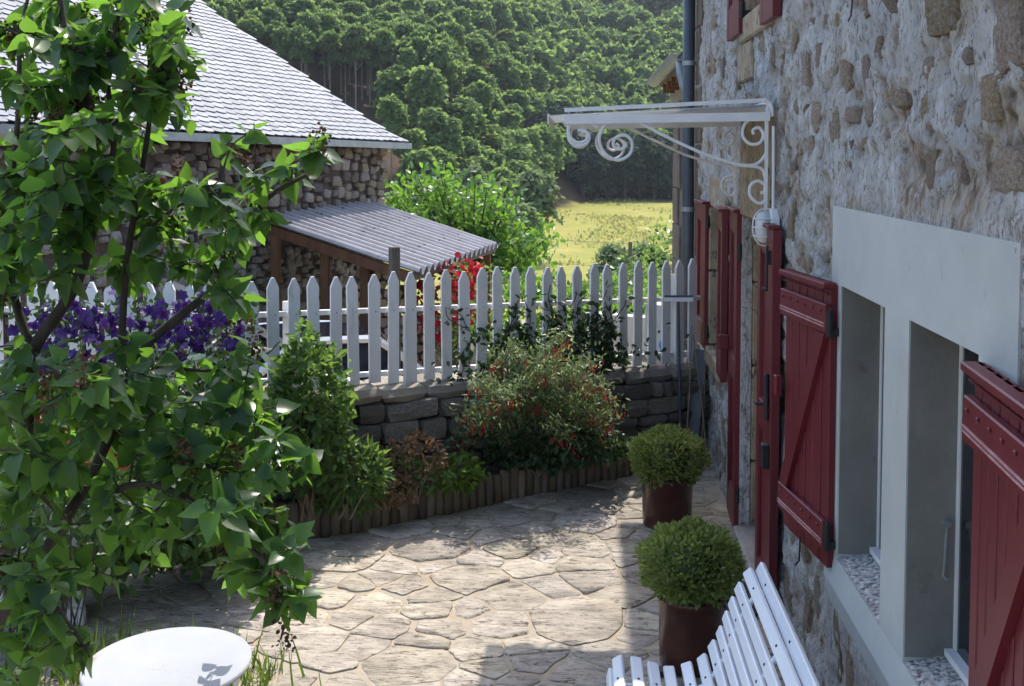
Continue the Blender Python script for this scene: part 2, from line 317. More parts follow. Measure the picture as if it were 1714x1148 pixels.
def foliage(name, m, parent, P, size, shape='oval', up=.8, droop=.3, outward=None, kind='stuff', origin=None):
    """one mesh of separate leaves at the points P (world)"""
    n = len(P); nrm = rdir(n) + np.array([0, 0, up]); tip = rdir(n)
    if outward is not None: tip = tip * .8 + outward
    tip[:, 2] -= droop
    s = size * (.7 + .6 * nr.random(n))
    V, F = scatter(SH[shape], P, tip, nrm, s)
    o0 = root_loc(parent) if parent is not None else Vector(origin or (0, 0, 0))
    o = link(name, npmesh(name, V - np.array(o0), F), m, parent, o0 if parent is None else None)
    if kind: o['kind'] = kind
    return o
def fbm(x, y, z, o=4):
    s = 0; a = 1; t = 0
    for i in range(o): s += a * mnoise.noise(Vector((x, y, z)) * (2 ** i)); t += a; a *= .55
    return s / t
# ------------------------------------------------------------------ terrain
FX = [-40, -8, -2.1, .9, 1.6, 40]; FY = [9.5, 7.3, 6.67, 8.69, 9.2, 12]
def fence_y(x): return np.interp(x, FX, FY)
def sstep(a, b, x): t = np.clip((x - a) / (b - a), 0, 1); return t * t * (3 - 2 * t)
def toe(x): return np.interp(x, [-60, -16, 2, 40], [74, 82, 150, 158])
def height(x, y):
    s = y - fence_y(x)
    h = -.06 - .86 * sstep(.12, .5, s)
    h = h - 4.2 * sstep(19, 48, y) + .012 * np.clip(y - 60, 0, 90)
    t = y - toe(x)
    h = h + .30 * np.clip(t, 0, 420) * sstep(0, 22, t)
    w = sstep(2, 40, t)
    h = h + w * (2.2 * np.sin(x * .045 + y * .021 + 1) + 1.6 * np.sin(x * .083 - y * .05))
    h = h + sstep(30, 60, y) * .25 * np.sin(x * .22 + .6) * np.sin(y * .13)
    return h
def terrain():
    rad = np.concatenate([[0], np.geomspace(.8, 600, 180)]); na = 300
    ang = np.linspace(0, 2 * np.pi, na, endpoint=False)
    V = [(0., 0., 0.)]
    A, Rr = np.meshgrid(ang, rad[1:])
    X = (np.sin(A) * Rr).ravel(); Y = (np.cos(A) * Rr).ravel(); Z = height(X, Y)
    V = np.concatenate([[[0, 0, height(np.array([0.]), np.array([0.]))[0]]], np.stack([X, Y, Z], 1)])
    F = []
    i = np.arange(len(rad) - 2)[:, None] * na; j = np.arange(na)[None]; j2 = (j + 1) % na
    F = np.stack([1 + i + j, 1 + i + j2, 1 + i + na + j2, 1 + i + na + j], 2).reshape(-1, 4)
    me = npmesh('ground', V, F)
    x, y = V[:, 0], V[:, 1]; t = y - toe(x); s = y - fence_y(x)
    C = np.ones((len(V), 4)); C[:, :3] = (.25, .245, .072)
    C[t > 1.5, :3] = (.085, .058, .036)
    lane = (s > 0) & (y < 23); C[lane, :3] = (.40, .36, .30)
    C[(s <= 0), :3] = (.10, .085, .06)
    ca = me.color_attributes.new('ground_colour', 'FLOAT_COLOR', 'POINT'); ca.data.foreach_set('color', C.ravel())
    m, nt, N, L, bs = nodes('ground'); bs.inputs['Roughness'].default_value = 1; bs.inputs['Specular IOR Level'].default_value = .05
    at_ = N.new('ShaderNodeAttribute'); at_.attribute_name = 'ground_colour'
    g = N.new('ShaderNodeNewGeometry'); nz = N.new('ShaderNodeTexNoise'); nz.inputs['Scale'].default_value = .22; nz.inputs['Detail'].default_value = 14; nz.inputs['Roughness'].default_value = .78
    L.new(g.outputs['Position'], nz.inputs['Vector'])
    cr = N.new('ShaderNodeValToRGB'); e = cr.color_ramp.elements; e[0].position = .3; e[0].color = (.62, .82, .55, 1); e[1].position = .7; e[1].color = (1.40, 1.15, 1.35, 1)
    L.new(nz.outputs['Fac'], cr.inputs[0])
    mx = N.new('ShaderNodeMix'); mx.data_type = 'RGBA'; mx.blend_type = 'MULTIPLY'; mx.inputs['Factor'].default_value = 1
    L.new(at_.outputs['Color'], mx.inputs['A']); L.new(cr.outputs[0], mx.inputs['B']); L.new(mx.outputs['Result'], bs.inputs['Base Color'])
    nb = N.new('ShaderNodeTexNoise'); nb.inputs['Scale'].default_value = 3; nb.inputs['Detail'].default_value = 9; L.new(g.outputs['Position'], nb.inputs['Vector'])
    bp = N.new('ShaderNodeBump'); bp.inputs['Strength'].default_value = .5; bp.inputs['Distance'].default_value = .15; L.new(nb.outputs['Fac'], bp.inputs['Height']); L.new(bp.outputs[0], bs.inputs['Normal'])
    o = link('ground', me, m, smooth=True); tag(o, kind='structure')
terrain()

# ------------------------------------------------------------------ terrace of irregular flagstones
BED = [(-9, 6.0), (-6, 6.1), (-2.78, 6.20), (-1.83, 6.47), (-1.35, 6.71), (-.89, 7.06), (-.3, 7.52), (.13, 7.83), (.39, 7.99), (.52, 8.10)]
def bed_y(x): return float(np.interp(x, [p[0] for p in BED] + [.56, 3], [p[1] for p in BED] + [8.62, 8.62]))
def in_grass(x, y): return y < 4.62 + .22 * math.sin(x * 3.1) and x < -1.30 + .1 * math.sin(y * 5)
tb = MB()
xs = [-9, -6, -2.78, -1.83, -1.35, -.89, -.3, .13, .39, .52, .60, 1.2]
poly = [(x, bed_y(x) + (.08 if x < .55 else 0), .002) for x in xs] + [(1.2, -3, .002), (-9, -3, .002)]
tb.prism(poly, (0, 0, -.05))
terr = tb.build('terrace', M['sand']); tag(terr, kind='structure')
def flagstones():
    pts = []; wt = []
    r = random.Random(21)
    for tries in range(19000):
        x = r.uniform(-5.6, 1.3); y = r.uniform(1.8, 8.9); dm = r.choice([.15, .20, .26, .34, .40])
        if all(((x - a) * .88) ** 2 + ((y - b) * 1.12) ** 2 > ((dm + c) / 2) ** 2 for (a, b), c in zip(pts, wt)): pts.append((x, y)); wt.append(dm)
    n = 0
    for i, (x, y) in enumerate(pts):
        if x > 1.0 or y > bed_y(x) - .05 or x < -5.3 or y < 2.0 or in_grass(x, y): continue
        cell = [Vector((x - .6, y - .6)), Vector((x + .6, y - .6)), Vector((x + .6, y + .6)), Vector((x - .6, y + .6))]
        for j, (a, b) in enumerate(pts):
            if j == i or abs(a - x) > 1.2 or abs(b - y) > 1.2: continue
            dv = Vector((a - x, b - y)); L2 = dv.length; d = dv / L2; m_ = Vector((x, y)) + d * (L2 / 2 + (wt[i] ** 2 - wt[j] ** 2) * .16 / L2); out = []
            for q in range(len(cell)):
                p0 = cell[q]; p1 = cell[(q + 1) % len(cell)]; s0 = (p0 - m_).dot(d); s1 = (p1 - m_).dot(d)
                if s0 <= 0: out.append(p0)
                if (s0 < 0) != (s1 < 0) and abs(s1 - s0) > 1e-9: out.append(p0 + (p1 - p0) * (s0 / (s0 - s1)))
            cell = out
            if len(cell) < 3: break
        if len(cell) < 3: continue
        c = sum(cell, Vector((0, 0))) / len(cell); R0 = min((p - c).length for p in cell)
        if R0 < .05: continue
        gap = r.choice([.003, .006, .010, .018, .028])
        ring = []
        for q in range(len(cell)):
            p0 = cell[q]; p1 = cell[(q + 1) % len(cell)]; L = (p1 - p0).length
            if L < .02: continue
            for t in ([.07, .21, .36, .5, .64, .79, .93] if L > .2 else [.12, .37, .63, .88]):
                p = p0.lerp(p1, t); w = (c - p).normalized()
                p = p + w * max(.001, gap + .020 * mnoise.noise(Vector((p.x * 8, p.y * 8, i))) + .012 * mnoise.noise(Vector((p.x * 28, p.y * 28, i))))
                if p.x > 1.0: p.x = 1.0
                ring.append(p)
        if len(ring) < 5: continue
        zt = .006 + r.uniform(0, .007); tx = r.uniform(-.008, .008); ty = r.uniform(-.008, .008); k = len(ring)
        vs = [Vector((p.x - c.x, p.y - c.y, -.012)) for p in ring]
        vs += [Vector((p.x - c.x, p.y - c.y, zt - .0025)) for p in ring]
        for p in ring:
            q = p + (c - p).normalized() * (.005 + .004 * r.random()); vs.append(Vector((q.x - c.x, q.y - c.y, zt + tx * (q.x - c.x) * 3 + ty * (q.y - c.y) * 3)))
        for p in ring:
            q = c + (p - c) * .5; vs.append(Vector((q.x - c.x, q.y - c.y, zt + .004 * mnoise.noise(Vector((q.x * 7, q.y * 7, 2))) + .001)))
        vs.append(Vector((0, 0, zt + .001)))
        fs = []
        for b in (0, k, 2 * k):
            fs += [(b + q, b + (q + 1) % k, b + k + (q + 1) % k, b + k + q) for q in range(k)]
        fs += [(3 * k + q, 3 * k + (q + 1) % k, 4 * k) for q in range(k)]
        me = bpy.data.meshes.new('flagstone'); me.from_pydata([tuple(v) for v in vs], [], fs); me.update()
        for pl in me.polygons: pl.use_smooth = pl.index >= 2 * k
        link('flagstone', me, M['flag'], terr, Vector((c.x, c.y, 0))); n += 1
    return n
flagstones()
# small chips of stone in the joints
def rock_mesh(name, seed, sub=1, amp=.35, flat=1.0):
    bm = bmesh.new(); bmesh.ops.create_icosphere(bm, subdivisions=sub, radius=1)
    for v in bm.verts:
        n_ = mnoise.noise(v.co * 1.3 + Vector((seed * 7.1, seed * 3.3, seed)))
        v.co = v.co * (1 + amp * n_ * 1.6)
        for k in range(3): v.co[k] = math.copysign(abs(v.co[k]) ** flat, v.co[k])
    me = bpy.data.meshes.new(name); bm.to_mesh(me); bm.free(); return me

def block_mesh(name, seed, amp=.16):
    """roughly squared stone: a cube cut once, its corners knocked about"""
    bm = bmesh.new(); bmesh.ops.create_cube(bm, size=2); bmesh.ops.subdivide_edges(bm, edges=bm.edges[:], cuts=1, use_grid_fill=True)
    for v in bm.verts:
        k = sum(abs(c) > .5 for c in v.co); q = Vector((seed * 3.7, seed * 1.3, seed * 7.9))
        v.co = v.co * {1: 1.04, 2: .97, 3: .88}[k] + amp * Vector((mnoise.noise(v.co * .9 + q), mnoise.noise(v.co * .9 + q * 2), mnoise.noise(v.co * .9 + q * 3)))
    me = bpy.data.meshes.new(name); bm.to_mesh(me); bm.free(); return me

# ------------------------------------------------------------------ garden bed
bm_ = MB()
bp_ = [(x, bed_y(x) - .0) for x in (-4.6, -2.78, -1.83, -1.35, -.89, -.3, .13, .39, .52)]
soil_front = [(x, y + .05) for x, y in bp_]
nx, ny = 90, 12; vs = []; fs = []
for i in range(nx):
    x = -8 + (.52 + 8) * i / (nx - 1); y0 = bed_y(x) + .05; y1 = float(fence_y(x)) + .06
    y1 = max(y1, y0 + .1)
    for j in range(ny):
        y = y0 + (y1 - y0) * j / (ny - 1); vs.append((x, y, .13 + .05 * (j / ny) + .03 * fbm(x * 4, y * 4, 1)))
for i in range(nx - 1):
    for j in range(ny - 1): fs.append((i * ny + j, (i + 1) * ny + j, (i + 1) * ny + j + 1, i * ny + j + 1))
bm_.add(vs, fs); bed = bm_.build('garden_soil', M['soil'], smooth=True); tag(bed, kind='structure')
# ------------------------------------------------------------------ the stone house on the right
WX = 1.02
house = empty('stone_house', (1.02, 6, 0), 'old rubble stone house with dark red shutters and doors along the terrace', 'house')
HL = house.location
OPEN = [(2.75, 3.325, .825, 1.9), (3.5875, 4.1875, .825, 1.9), (5.875, 6.675, -.1, 2.025), (7.725, 8.425, .925, 2.0), (5.95, 6.675, 3.25, 4.3)]
def rubble(y, z):
    e = fbm(y * 3.4, z * 4.6, 31.7, 4); return min(max((e - .01) / .16, 0), 1)
def wall_lo(y, z): return .020 * fbm(y * 2.4, z * 2.4, 5.1, 2)
def wall_d(y, z, rb=None):
    if rb is None: rb = rubble(y, z)
    dy = max(2.51 - y, y - 4.34, 0); dz = max(.62 - z, z - 2.2, 0); q = math.hypot(dy, dz); fl = min(q / .16, 1); fl = fl * fl
    b = fbm(y * 7.5, z * 6.5, 1.7, 4); c = mnoise.noise(Vector((y * 34, z * 30, 9))); e = 1 - abs(mnoise.noise(Vector((y * 11, z * 8, 4.2)))) * 2
    return fl * (wall_lo(y, z) + .028 * b + .013 * e - .022 * rb + rb * .016 * mnoise.noise(Vector((y * 18, z * 20, 2)))) + .008 * c + (1 - fl) * (.016 + .010 * b)
def wall_front():
    st = .0125; Y0, Y1, Z0, Z1 = 2.1, 9.65, -.1, 3.95
    ys = np.arange(Y0, Y1 + 1e-6, st); zs = np.arange(Z0, Z1 + 1e-6, st); nz_ = len(zs)
    V = np.zeros((len(ys), nz_, 3)); Cc = np.zeros((len(ys), nz_))
    for i, y in enumerate(ys):
        for j, z in enumerate(zs):
            if z > 2.6 + .17 * y: V[i, j] = (WX, y, z); continue
            rb = rubble(y, z); Cc[i, j] = rb; V[i, j] = (WX - wall_d(y, z, rb), y, z)
    yc = ys[:-1] + st / 2; zc = zs[:-1] + st / 2; keep = np.ones((len(yc), len(zc)), bool)
    for a, b, c, d in OPEN + [(2.5375, 4.3125, .65, 2.175)]: keep &= ~(((yc > a) & (yc < b))[:, None] & ((zc > c) & (zc < d))[None])
    I, J = np.nonzero(keep); q = I * nz_ + J
    F = np.stack([q, q + 1, q + nz_ + 1, q + nz_], 1)
    me = npmesh('wall', V.reshape(-1, 3) - np.array(HL), F)
    ca = me.attributes.new('rubble', 'FLOAT', 'POINT'); ca.data.foreach_set('value', Cc.ravel())
    link('wall', me, M['mortar'], house, smooth=True)
wall_front()
# walls and roof that close the house behind and above what is seen
hb = MB()
hb.box((WX + .02, -.45, 2.2), (.04, 5.1, 4.6)); hb.box((WX + .03, 5.875, 4.22), (.04, 7.55, .55))
hb.box((WX + 3.4, 9.67, 2.2), (6.8, .05, 4.5)); hb.box((WX + 3.4, -2.98, 2.2), (6.8, .05, 4.5)); hb.box((7.8, 3.35, 2.2), (.05, 12.7, 4.5))
hb.box((2.2, 3.35, 2.2), (.05, 12.6, 4.5))  # unseen inner sheet, added to block light inside the house
hb.build('outer_wall', M['mortar'], house)
rb = MB(); rb.prism([(.72, -3.2, 4.5), (4.4, -3.2, 7.1), (8.1, -3.2, 4.5), (4.4, -3.2, 4.35)], (0, 13.1, 0))
rb.build('roof', M['slate_rest'], house)

# single stones that show through the smeared mortar
SY = {}
rocks = [rock_mesh('stone', s, 2, .30, .45) for s in range(11)]
for rm in rocks: rm.materials.append(M['stone_wall'])
def near_open(y, z, w, h):
    for a, b, c, d in OPEN + [(2.48, 4.38, .62, 2.25), (5.6, 6.9, 1.9, 2.72), (6.5, 7.0, 2.65, 3.3)]:
        if a - w - .03 < y < b + w + .03 and c - h - .02 < z < d + h + .02: return True
    return False
placed = []
def put_stone(y, z, w, h, proud=.012, rot=0.0):
    o = link('stone', rng.choice(rocks), None, house)
    th = rng.uniform(.03, .045)
    o.location = Vector((WX - wall_lo(y, z) + th * .92 - proud, y, z)) - HL
    o.scale = (th, w / 2, h / 2); o.rotation_euler = (rot, rng.uniform(-.1, .1), rng.uniform(-.06, .06))
    placed.append((y, z, max(w, h)))
# the big ones that can be picked out in the photograph
for u, v, w, h in [(1580, 12, .22, .14), (1690, 60, .18, .16), (1690, 285, .20, .11), (1555, 115, .10, .07), (1555, 190, .10, .12), (1665, 160, .10, .12), (1475, 80, .10, .09),
                   (1295, 75, .10, .22), (1330, 75, .09, .14), (1348, 112, .10, .16), (1418, 110, .10, .2), (1453, 120, .08, .13), (1372, 95, .1, .12), (1365, 195, .16, .13),
                   (1400, 205, .14, .16), (1458, 180, .10, .14), (1360, 255, .10, .16), (1425, 260, .10, .13), (1325, 370, .08, .2), (1565, 285, .09, .12), (1610, 275, .06, .10),
                   (1405, 1090, .10, .30), (1345, 905, .12, .2), (1372, 1000, .10, .16), (1350, 1045, .08, .3), (1425, 1115, .12, .25), (1205, 650, .25, .2), (1212, 720, .2, .25), (1222, 780, .2, .2),
                   (1195, 110, .3, .15), (1205, 205, .25, .2), (1190, 260, .2, .15), (1213, 270, .2, .2), (1630, 95, .05, .05)]:
    p = ray(u, v); t = (WX) / p.x; q = EYE + p * t
    put_stone(q.y, q.z, w * 1.15, h * 1.1, .009, rng.uniform(-.15, .15))
tries = 0
while len(placed) < 298 and tries < 30000:
    tries += 1
    y = rng.uniform(2.2, 9.6); z = rng.uniform(.05, 3.85)
    if z > 2.4 + .16 * y + .1 or (y < 4 and z < 2.3 - y * .75 + .4): continue
    w = rng.choice([.08, .12, .16, .22, .30]); h = w * rng.uniform(.4, .75)
    if near_open(y, z, w / 2, h / 2): continue
    if any(abs(y - a) < (w + c) * .62 and abs(z - b) < (h + c) * .55 for a, b, c in placed): continue
    put_stone(y, z, w, h, rng.uniform(-.008, .009), rng.uniform(-.25, .25))

# dressed stone: door surround, window surrounds, corner
def dressed(name, c, d, m='dressed', rot=None): return MB().box(c, d, rot, bev=.012).build(name, M[m], house)
dressed('lintel', (1.09, 6.24, 2.33), (.22, 1.02, .60))
for z0, z1 in ((0, .5), (.5, 1.1), (1.1, 1.62), (1.62, 2.022)):
    dressed('jamb_stone', (1.155, 6.765, (z0 + z1) / 2), (.20, .175, z1 - z0 - .006)); dressed('jamb_stone', (1.125, 5.785, (z0 + z1) / 2), (.27, .175, z1 - z0 - .006))
MB().box((1.022, 6.74, 1.0), (.06, .12, 2.05)).build('rough_edge', M['mortar'], house)
dressed('threshold', (1.1, 6.275, .05), (.3, .79, .1), 'cap_stone')
for z0, z1 in ((.92, 1.5), (1.5, 2.0)):
    dressed('jamb_stone', (1.13, 8.51, (z0 + z1) / 2), (.27, .165, z1 - z0 - .006)); dressed('jamb_stone', (1.13, 7.635, (z0 + z1) / 2), (.27, .165, z1 - z0 - .006))
dressed('lintel', (1.135, 8.07, 2.12), (.26, 1.05, .235)); dressed('sill', (1.11, 8.07, .85), (.28, .9, .13))
for y in (6.765, 5.86):
    dressed('jamb_stone', (1.125, y, 3.78), (.27, .165, 1.05))
dressed('sill', (1.10, 6.32, 3.17), (.24, 1.1, .155))
dressed('sill_stone', (1.085, 6.70, 2.97), (.19, .52, .235))
for k in range(8):
    L = .42 if k % 2 else .28; dressed('quoin', (1.10, 9.655 - L / 2 + .02, .25 + .5 * k), (.2, L, .485), 'dressed_brown')
# closed door at the back of the doorway, glass at the back of the windows
MB().box((1.30, 6.275, 1.0), (.05, .80, 2.05)).build('inner_door', M['red'], house)
def window(y0, y1, z0, z1, xf, t=.045, fd=.05):
    f = MB()
    f.box((xf, (y0 + y1) / 2, z1 - t / 2), (fd, y1 - y0, t)); f.box((xf, (y0 + y1) / 2, z0 + t / 2), (fd, y1 - y0, t))
    for y in (y0 + t / 2, y1 - t / 2): f.box((xf, y, (z0 + z1) / 2), (fd + .002, t, z1 - z0 - 2 * t - .002))
    f.box((xf - .012, (y0 + y1) / 2, z0 + .012), (fd + .03, y1 - y0 - .004, .022))
    w = f.build('window', M['white'], house)
    MB().box((xf + fd * .1, (y0 + y1) / 2, (z0 + z1) / 2), (.012, y1 - y0 - 2 * t + .01, z1 - z0 - 2 * t + .01)).build('pane', M['glass_dark'], w)
window(3.592, 4.183, .86, 1.895, 1.156, .024, .016); window(2.756, 3.32, .86, 1.895, 1.156, .024, .016); window(7.73, 8.42, .93, 1.99, 1.22); window(5.95, 6.67, 3.26, 4.28, 1.22)

# smooth cement surround of the twin windows: one rendered piece with real reveals
def cement():
    b = MB(); xa, xb = .998, 1.255; d = xb - xa; xm = (xa + xb) / 2
    def bx(y0, y1, z0, z1): b.box((xm, (y0 + y1) / 2, (z0 + z1) / 2), (d, y1 - y0, z1 - z0))
    bx(2.51, 4.34, 1.9, 2.2); bx(3.325, 3.5875, .83, 1.9); bx(4.1875, 4.34, .83, 1.9); bx(2.51, 2.75, .83, 1.9)
    b.prism([(xa, 2.51, .83), (xa - .016, 2.51, .72), (xa + .004, 2.51, .62), (xb, 2.51, .62), (xb, 2.51, .83)], (0, 1.83, 0))
    b.build('cement_surround', M['cement'], house)
    for y, w in ((4.186, 1), (3.3235, 1), (3.589, -1), (2.7515, -1)):     # thin plates on the reveals, darker and rougher than the surround
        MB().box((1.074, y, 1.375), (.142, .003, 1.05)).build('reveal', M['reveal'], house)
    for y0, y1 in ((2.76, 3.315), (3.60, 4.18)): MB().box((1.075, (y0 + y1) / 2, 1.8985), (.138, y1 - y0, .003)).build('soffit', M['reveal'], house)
M['reveal'] = mat('reveal_lining', [(.15, .148, .135), (.22, .218, .20)], 3, .95, .5, 60, .006, spec=.1, spots=[((.11, .105, .09), 5, .58, .72)])
cement()
for y0, y1 in ((2.75, 3.325), (3.5875, 4.1875)):
    b = MB(); n1, n2 = 14, 22; vs = []; fs = []
    for i in range(n1):
        for j in range(n2):
            x = 1.002 + (1.17 - 1.002) * i / (n1 - 1); y = y0 - .005 + (y1 - y0 + .01) * j / (n2 - 1)
            vs.append((x, y, .836 + .028 * i / (n1 - 1) + .006 * mnoise.noise(Vector((x * 60, y * 60, 0)))))
    for i in range(n1 - 1):
        for j in range(n2 - 1): fs.append((i * n2 + j, (i + 1) * n2 + j, (i + 1) * n2 + j + 1, i * n2 + j + 1))
    b.add(vs, fs); b.build('pebble_sill', M['sill'], house)

# ---- shutters and door leaves. Local frame: u from the hinge to the free edge, n out of the visible face, z up
def frame_T(hx, hy, ang, z0):
    """ang: plan angle of the direction hinge -> free edge"""
    u = Vector((math.cos(ang), math.sin(ang), 0))
    return Matrix(((u.x, -abs(u.y), 0, hx), (u.y, -u.x * (-1 if u.y < 0 else 1) * (1 if u.y > 0 else 1), 0, hy), (0, 0, 1, z0), (0, 0, 0, 1))), u
def leaf_frame(h, f, z0):
    u = (Vector((f[0], f[1], 0)) - Vector((h[0], h[1], 0))); w = u.length; u.normalize()
    n = Vector((-u.y, u.x, 0)) if -u.y < 0 else Vector((u.y, -u.x, 0))     # the face that looks away from the house
    T = Matrix(((u.x, n.x, 0, h[0]), (u.y, n.y, 0, h[1]), (0, 0, 1, z0), (0, 0, 0, 1)))
    return T, w
def plank_shutter(h, f, z0, z1, nplank, brace, label):
    T, w = leaf_frame(h, f, z0); H = z1 - z0
    pb = MB(T); pw = w / nplank
    first = pb.box((pw * .5, -.012, H / 2), (pw - .011, .024, H), bev=.003)
    sh = pb.build('shutter', M['red'], house); sh['label'] = label
    for k in range(1, nplank):
        MB(T).box((pw * (k + .5), -.012 + rng.uniform(-.001, .001), H / 2), (pw - .011, .024, H), bev=.003).build('plank', M['red'], sh)
    MB(T).box((w / 2, -.023, H / 2), (w - .01, .008, H - .02)).build('backing', M['red'], sh)
    bh = .115
    for zc in (H - .20 + .06, .135):
        MB(T).box((w / 2, .013, zc), (w + .004, .024, bh), bev=.004).build('batten', M['red'], sh)
        bd = MB(T)
        for dz in (-.03, -.018): bd.box((w / 2, .026, zc + dz), (w - .004, .005, .005))
        bd.build('bead', M['bead'], sh)
        st = MB(T)
        for k in range(6): st.box((w * (k + .5) / 6, .028, zc + .028), (.012, .008, .012), bev=.003)
        st.build('stud', M['red'], sh)
    hd = MB(T); hd.box((w / 2, .008, H - .012), (w + .006, .05, .024), bev=.004)
    hd.box((w / 2, .012, H - .045), (w - .004, .006, .005)); hd.build('top_rail', M['red'], sh)
    zb, zt = .195, H - .20
    a, b_ = ((.055, zb), (w - .05, zt)) if brace > 0 else ((w - .05, zb), (.055, zt))
    dx = .045
    MB(T).prism([(a[0] - dx, .001, a[1]), (a[0] + dx, .001, a[1]), (b_[0] + dx, .001, b_[1]), (b_[0] - dx, .001, b_[1])], (0, .022, 0)).build('brace', M['red'], sh)
    for zc in (H - .16, .13):
        hg = MB(T); hg.tube([(-.012, .008, zc - .05), (-.012, .008, zc + .05)], .014, 10); hg.box((-.014, -.03, zc - .03), (.018, .085, .03)); hg.tube([(-.012, .008, zc + .05), (-.012, .008, zc + .065)], [.010, .004], 8)
        hg.build('hinge', M['iron'], sh)
    hk = MB(T); hk.tube([(w * .42, .03, .05), (w * .42, .034, -.05), (w * .36, .06, -.055)], .004, 6); hk.build('hook', M['iron'], sh)
    if brace < 0: MB(T).box((w - .012, .035, H * .55), (.035, .03, .09), bev=.004).build('catch', M['red'], sh)
    return sh
def panel_leaf(h, f, z0, z1, label, panels=2, name='shutter', thick=.045):
    T, w = leaf_frame(h, f, z0); H = z1 - z0; st = .085; t = thick
    b = MB(T)
    b.box((st / 2, -t / 2, H / 2), (st, t, H), bev=.003)
    sh = b.build(name, M['red'], house); sh['label'] = label
    MB(T).box((w - st / 2, -t / 2, H / 2), (st, t, H), bev=.003).build('stile', M['red'], sh)
    zs = [(0, .20)] + ([(H * .50 - .07, H * .50 + .07)] if panels == 2 else []) + [(H - .13, H)]
    for a, b_ in zs: MB(T).box((w / 2, -t / 2, (a + b_) / 2), (w - 2 * st - .001, t - .002, b_ - a), bev=.003).build('rail', M['red'], sh)
    for k in range(len(zs) - 1):
        a, b_ = zs[k][1], zs[k + 1][0]
        MB(T).box((w / 2, -t / 2 - .004, (a + b_) / 2), (w - 2 * st + .01, t - .030, b_ - a + .01)).build('panel', M['red'], sh)
        fr = MB(T); g = .018
        for zz in (a + g / 2, b_ - g / 2): fr.box((w / 2, -.014, zz), (w - 2 * st - .004, .012, g))
        for uu in (st + g / 2, w - st - g / 2): fr.box((uu, -.014, (a + b_) / 2), (g, .012, b_ - a - 2 * g - .002))
        fr.build('moulding', M['red'], sh)
    MB(T).box((w / 2, -.006, H + .010), (w + .006, t + .014, .020), bev=.003).build('weather_strip', M['red'], sh)
    for zc in (H * .88, H * .12):
        hg = MB(T); hg.tube([(-.012, -.02, zc - .05), (-.012, -.02, zc + .05)], .014, 8); hg.box((-.012, -.06, zc - .02), (.018, .07, .03)); hg.build('hinge', M['iron'], sh)
    return sh, T, w, H
M['bead'] = mat('worn_red_bead', [(.34, .13, .13), (.55, .36, .35)], 20, .35)
plank_shutter((.970, 4.225), (.893, 4.74), .775, 1.905, 6, -1, 'dark red plank shutter with Z brace beside the cement window')
plank_shutter((.965, 2.685), (.915, 2.12), .775, 1.895, 8, 1, 'dark red plank shutter at the right edge, folded back beside the nearer window')
A, TA, wA, HA = panel_leaf((.957, 5.88), (.943, 5.36), .03, 2.035, 'tall dark red door leaf with black lock and handle, folded back under the canopy', name='door_leaf')
lk = MB(TA); lk.box((wA - .07, .012, 1.20), (.028, .022, .15), bev=.006); lk.box((wA - .07, .010, 1.10), (.042, .02, .13), bev=.01); lk.tube([(wA - .07, .02, 1.12), (wA - .07, .06, 1.12), (wA - .14, .062, 1.115)], .008, 8); lk.build('handle', M['iron'], A)
lk = MB(TA); lk.box((wA - .055, .018, .86), (.07, .035, .12), bev=.004); lk.build('lock', M['iron'], A)
lk = MB(TA); lk.tube([(wA - .06, .018, 1.92), (wA - .06, .018, 1.70)], .006, 6); lk.tube([(wA - .06, .018, 1.70), (wA - .10, .03, 1.70)], .009, 6); lk.box((wA - .06, .006, 1.86), (.03, .012, .07)); lk.build('bolt', M['iron'], A)
B, TB, wB, HB = panel_leaf((.962, 6.72), (.985, 7.22), .03, 2.045, 'tall dark red door leaf folded back on the far side of the doorway', name='door_leaf')
MB(TB).box((wB - .04, .035, 1.13), (.04, .07, .10), bev=.006).build('pull', M['red'], B)
panel_leaf((.965, 7.70), (.945, 7.30), .86, 2.02, 'dark red panelled shutter just beyond the far door leaf', 1)
panel_leaf((.965, 8.45), (.95, 8.97), .88, 2.02, 'dark red panelled shutter behind the end of the picket fence', 1)
panel_leaf((.955, 6.70), (.955, 7.24), 3.15, 4.3, 'dark red upper shutter nearer the drainpipe', 1)
panel_leaf((.955, 5.92), (.955, 5.52), 3.10, 4.3, 'dark red upper shutter above the canopy corner', 1)
# hook stays and a loose wire on the wall
hk = MB(); hk.tube([(1.01, 3.50 - .09, 1.25), (.985, 3.41, 1.25)], .005, 6)
for o_ in ():
    pass
st_ = MB(); st_.tube([(1.12, 3.325, 1.275), (1.12, 3.31, 1.28), (1.115, 3.305, 1.22), (1.112, 3.305, 1.14), (1.110, 3.307, 1.115), (1.118, 3.30, 1.105)], .0045, 6); st_.tube([(1.12, 3.33, 1.275), (1.12, 3.305, 1.275)], .012, 8)
st_.build('window_stay', M['zinc'], house)
p = EYE + ray(1448, 0) * (WX / ray(1448, 0).x); q = EYE + ray(1448, 25) * (WX / ray(1448, 25).x)
wv = MB(); wv.tube([(.985, p.y, p.z + .3), (.975, p.y, p.z), (.97, q.y, q.z), (.965, q.y + .02, q.z - .02)], .003, 6); wv.build('loose_wire', M['black_plastic'], house)

# ---- drainpipe at the corner
dp = MB(); dp.tube([(.93, 9.50, 4.42), (.93, 9.50, 2.3), (.935, 9.50, 1.95), (.935, 9.50, .05)], .052, 14)
pipe = dp.build('drainpipe', M['zinc_dark'], house, smooth=True)
for z in (3.2, 1.93, .8):
    c = MB(); c.tube([(.932, 9.50, z - .02), (.932, 9.50, z + .02)], .060, 14); c.box((.985, 9.50, z), (.09, .02, .02)); c.build('pipe_clamp', M['zinc'], pipe)

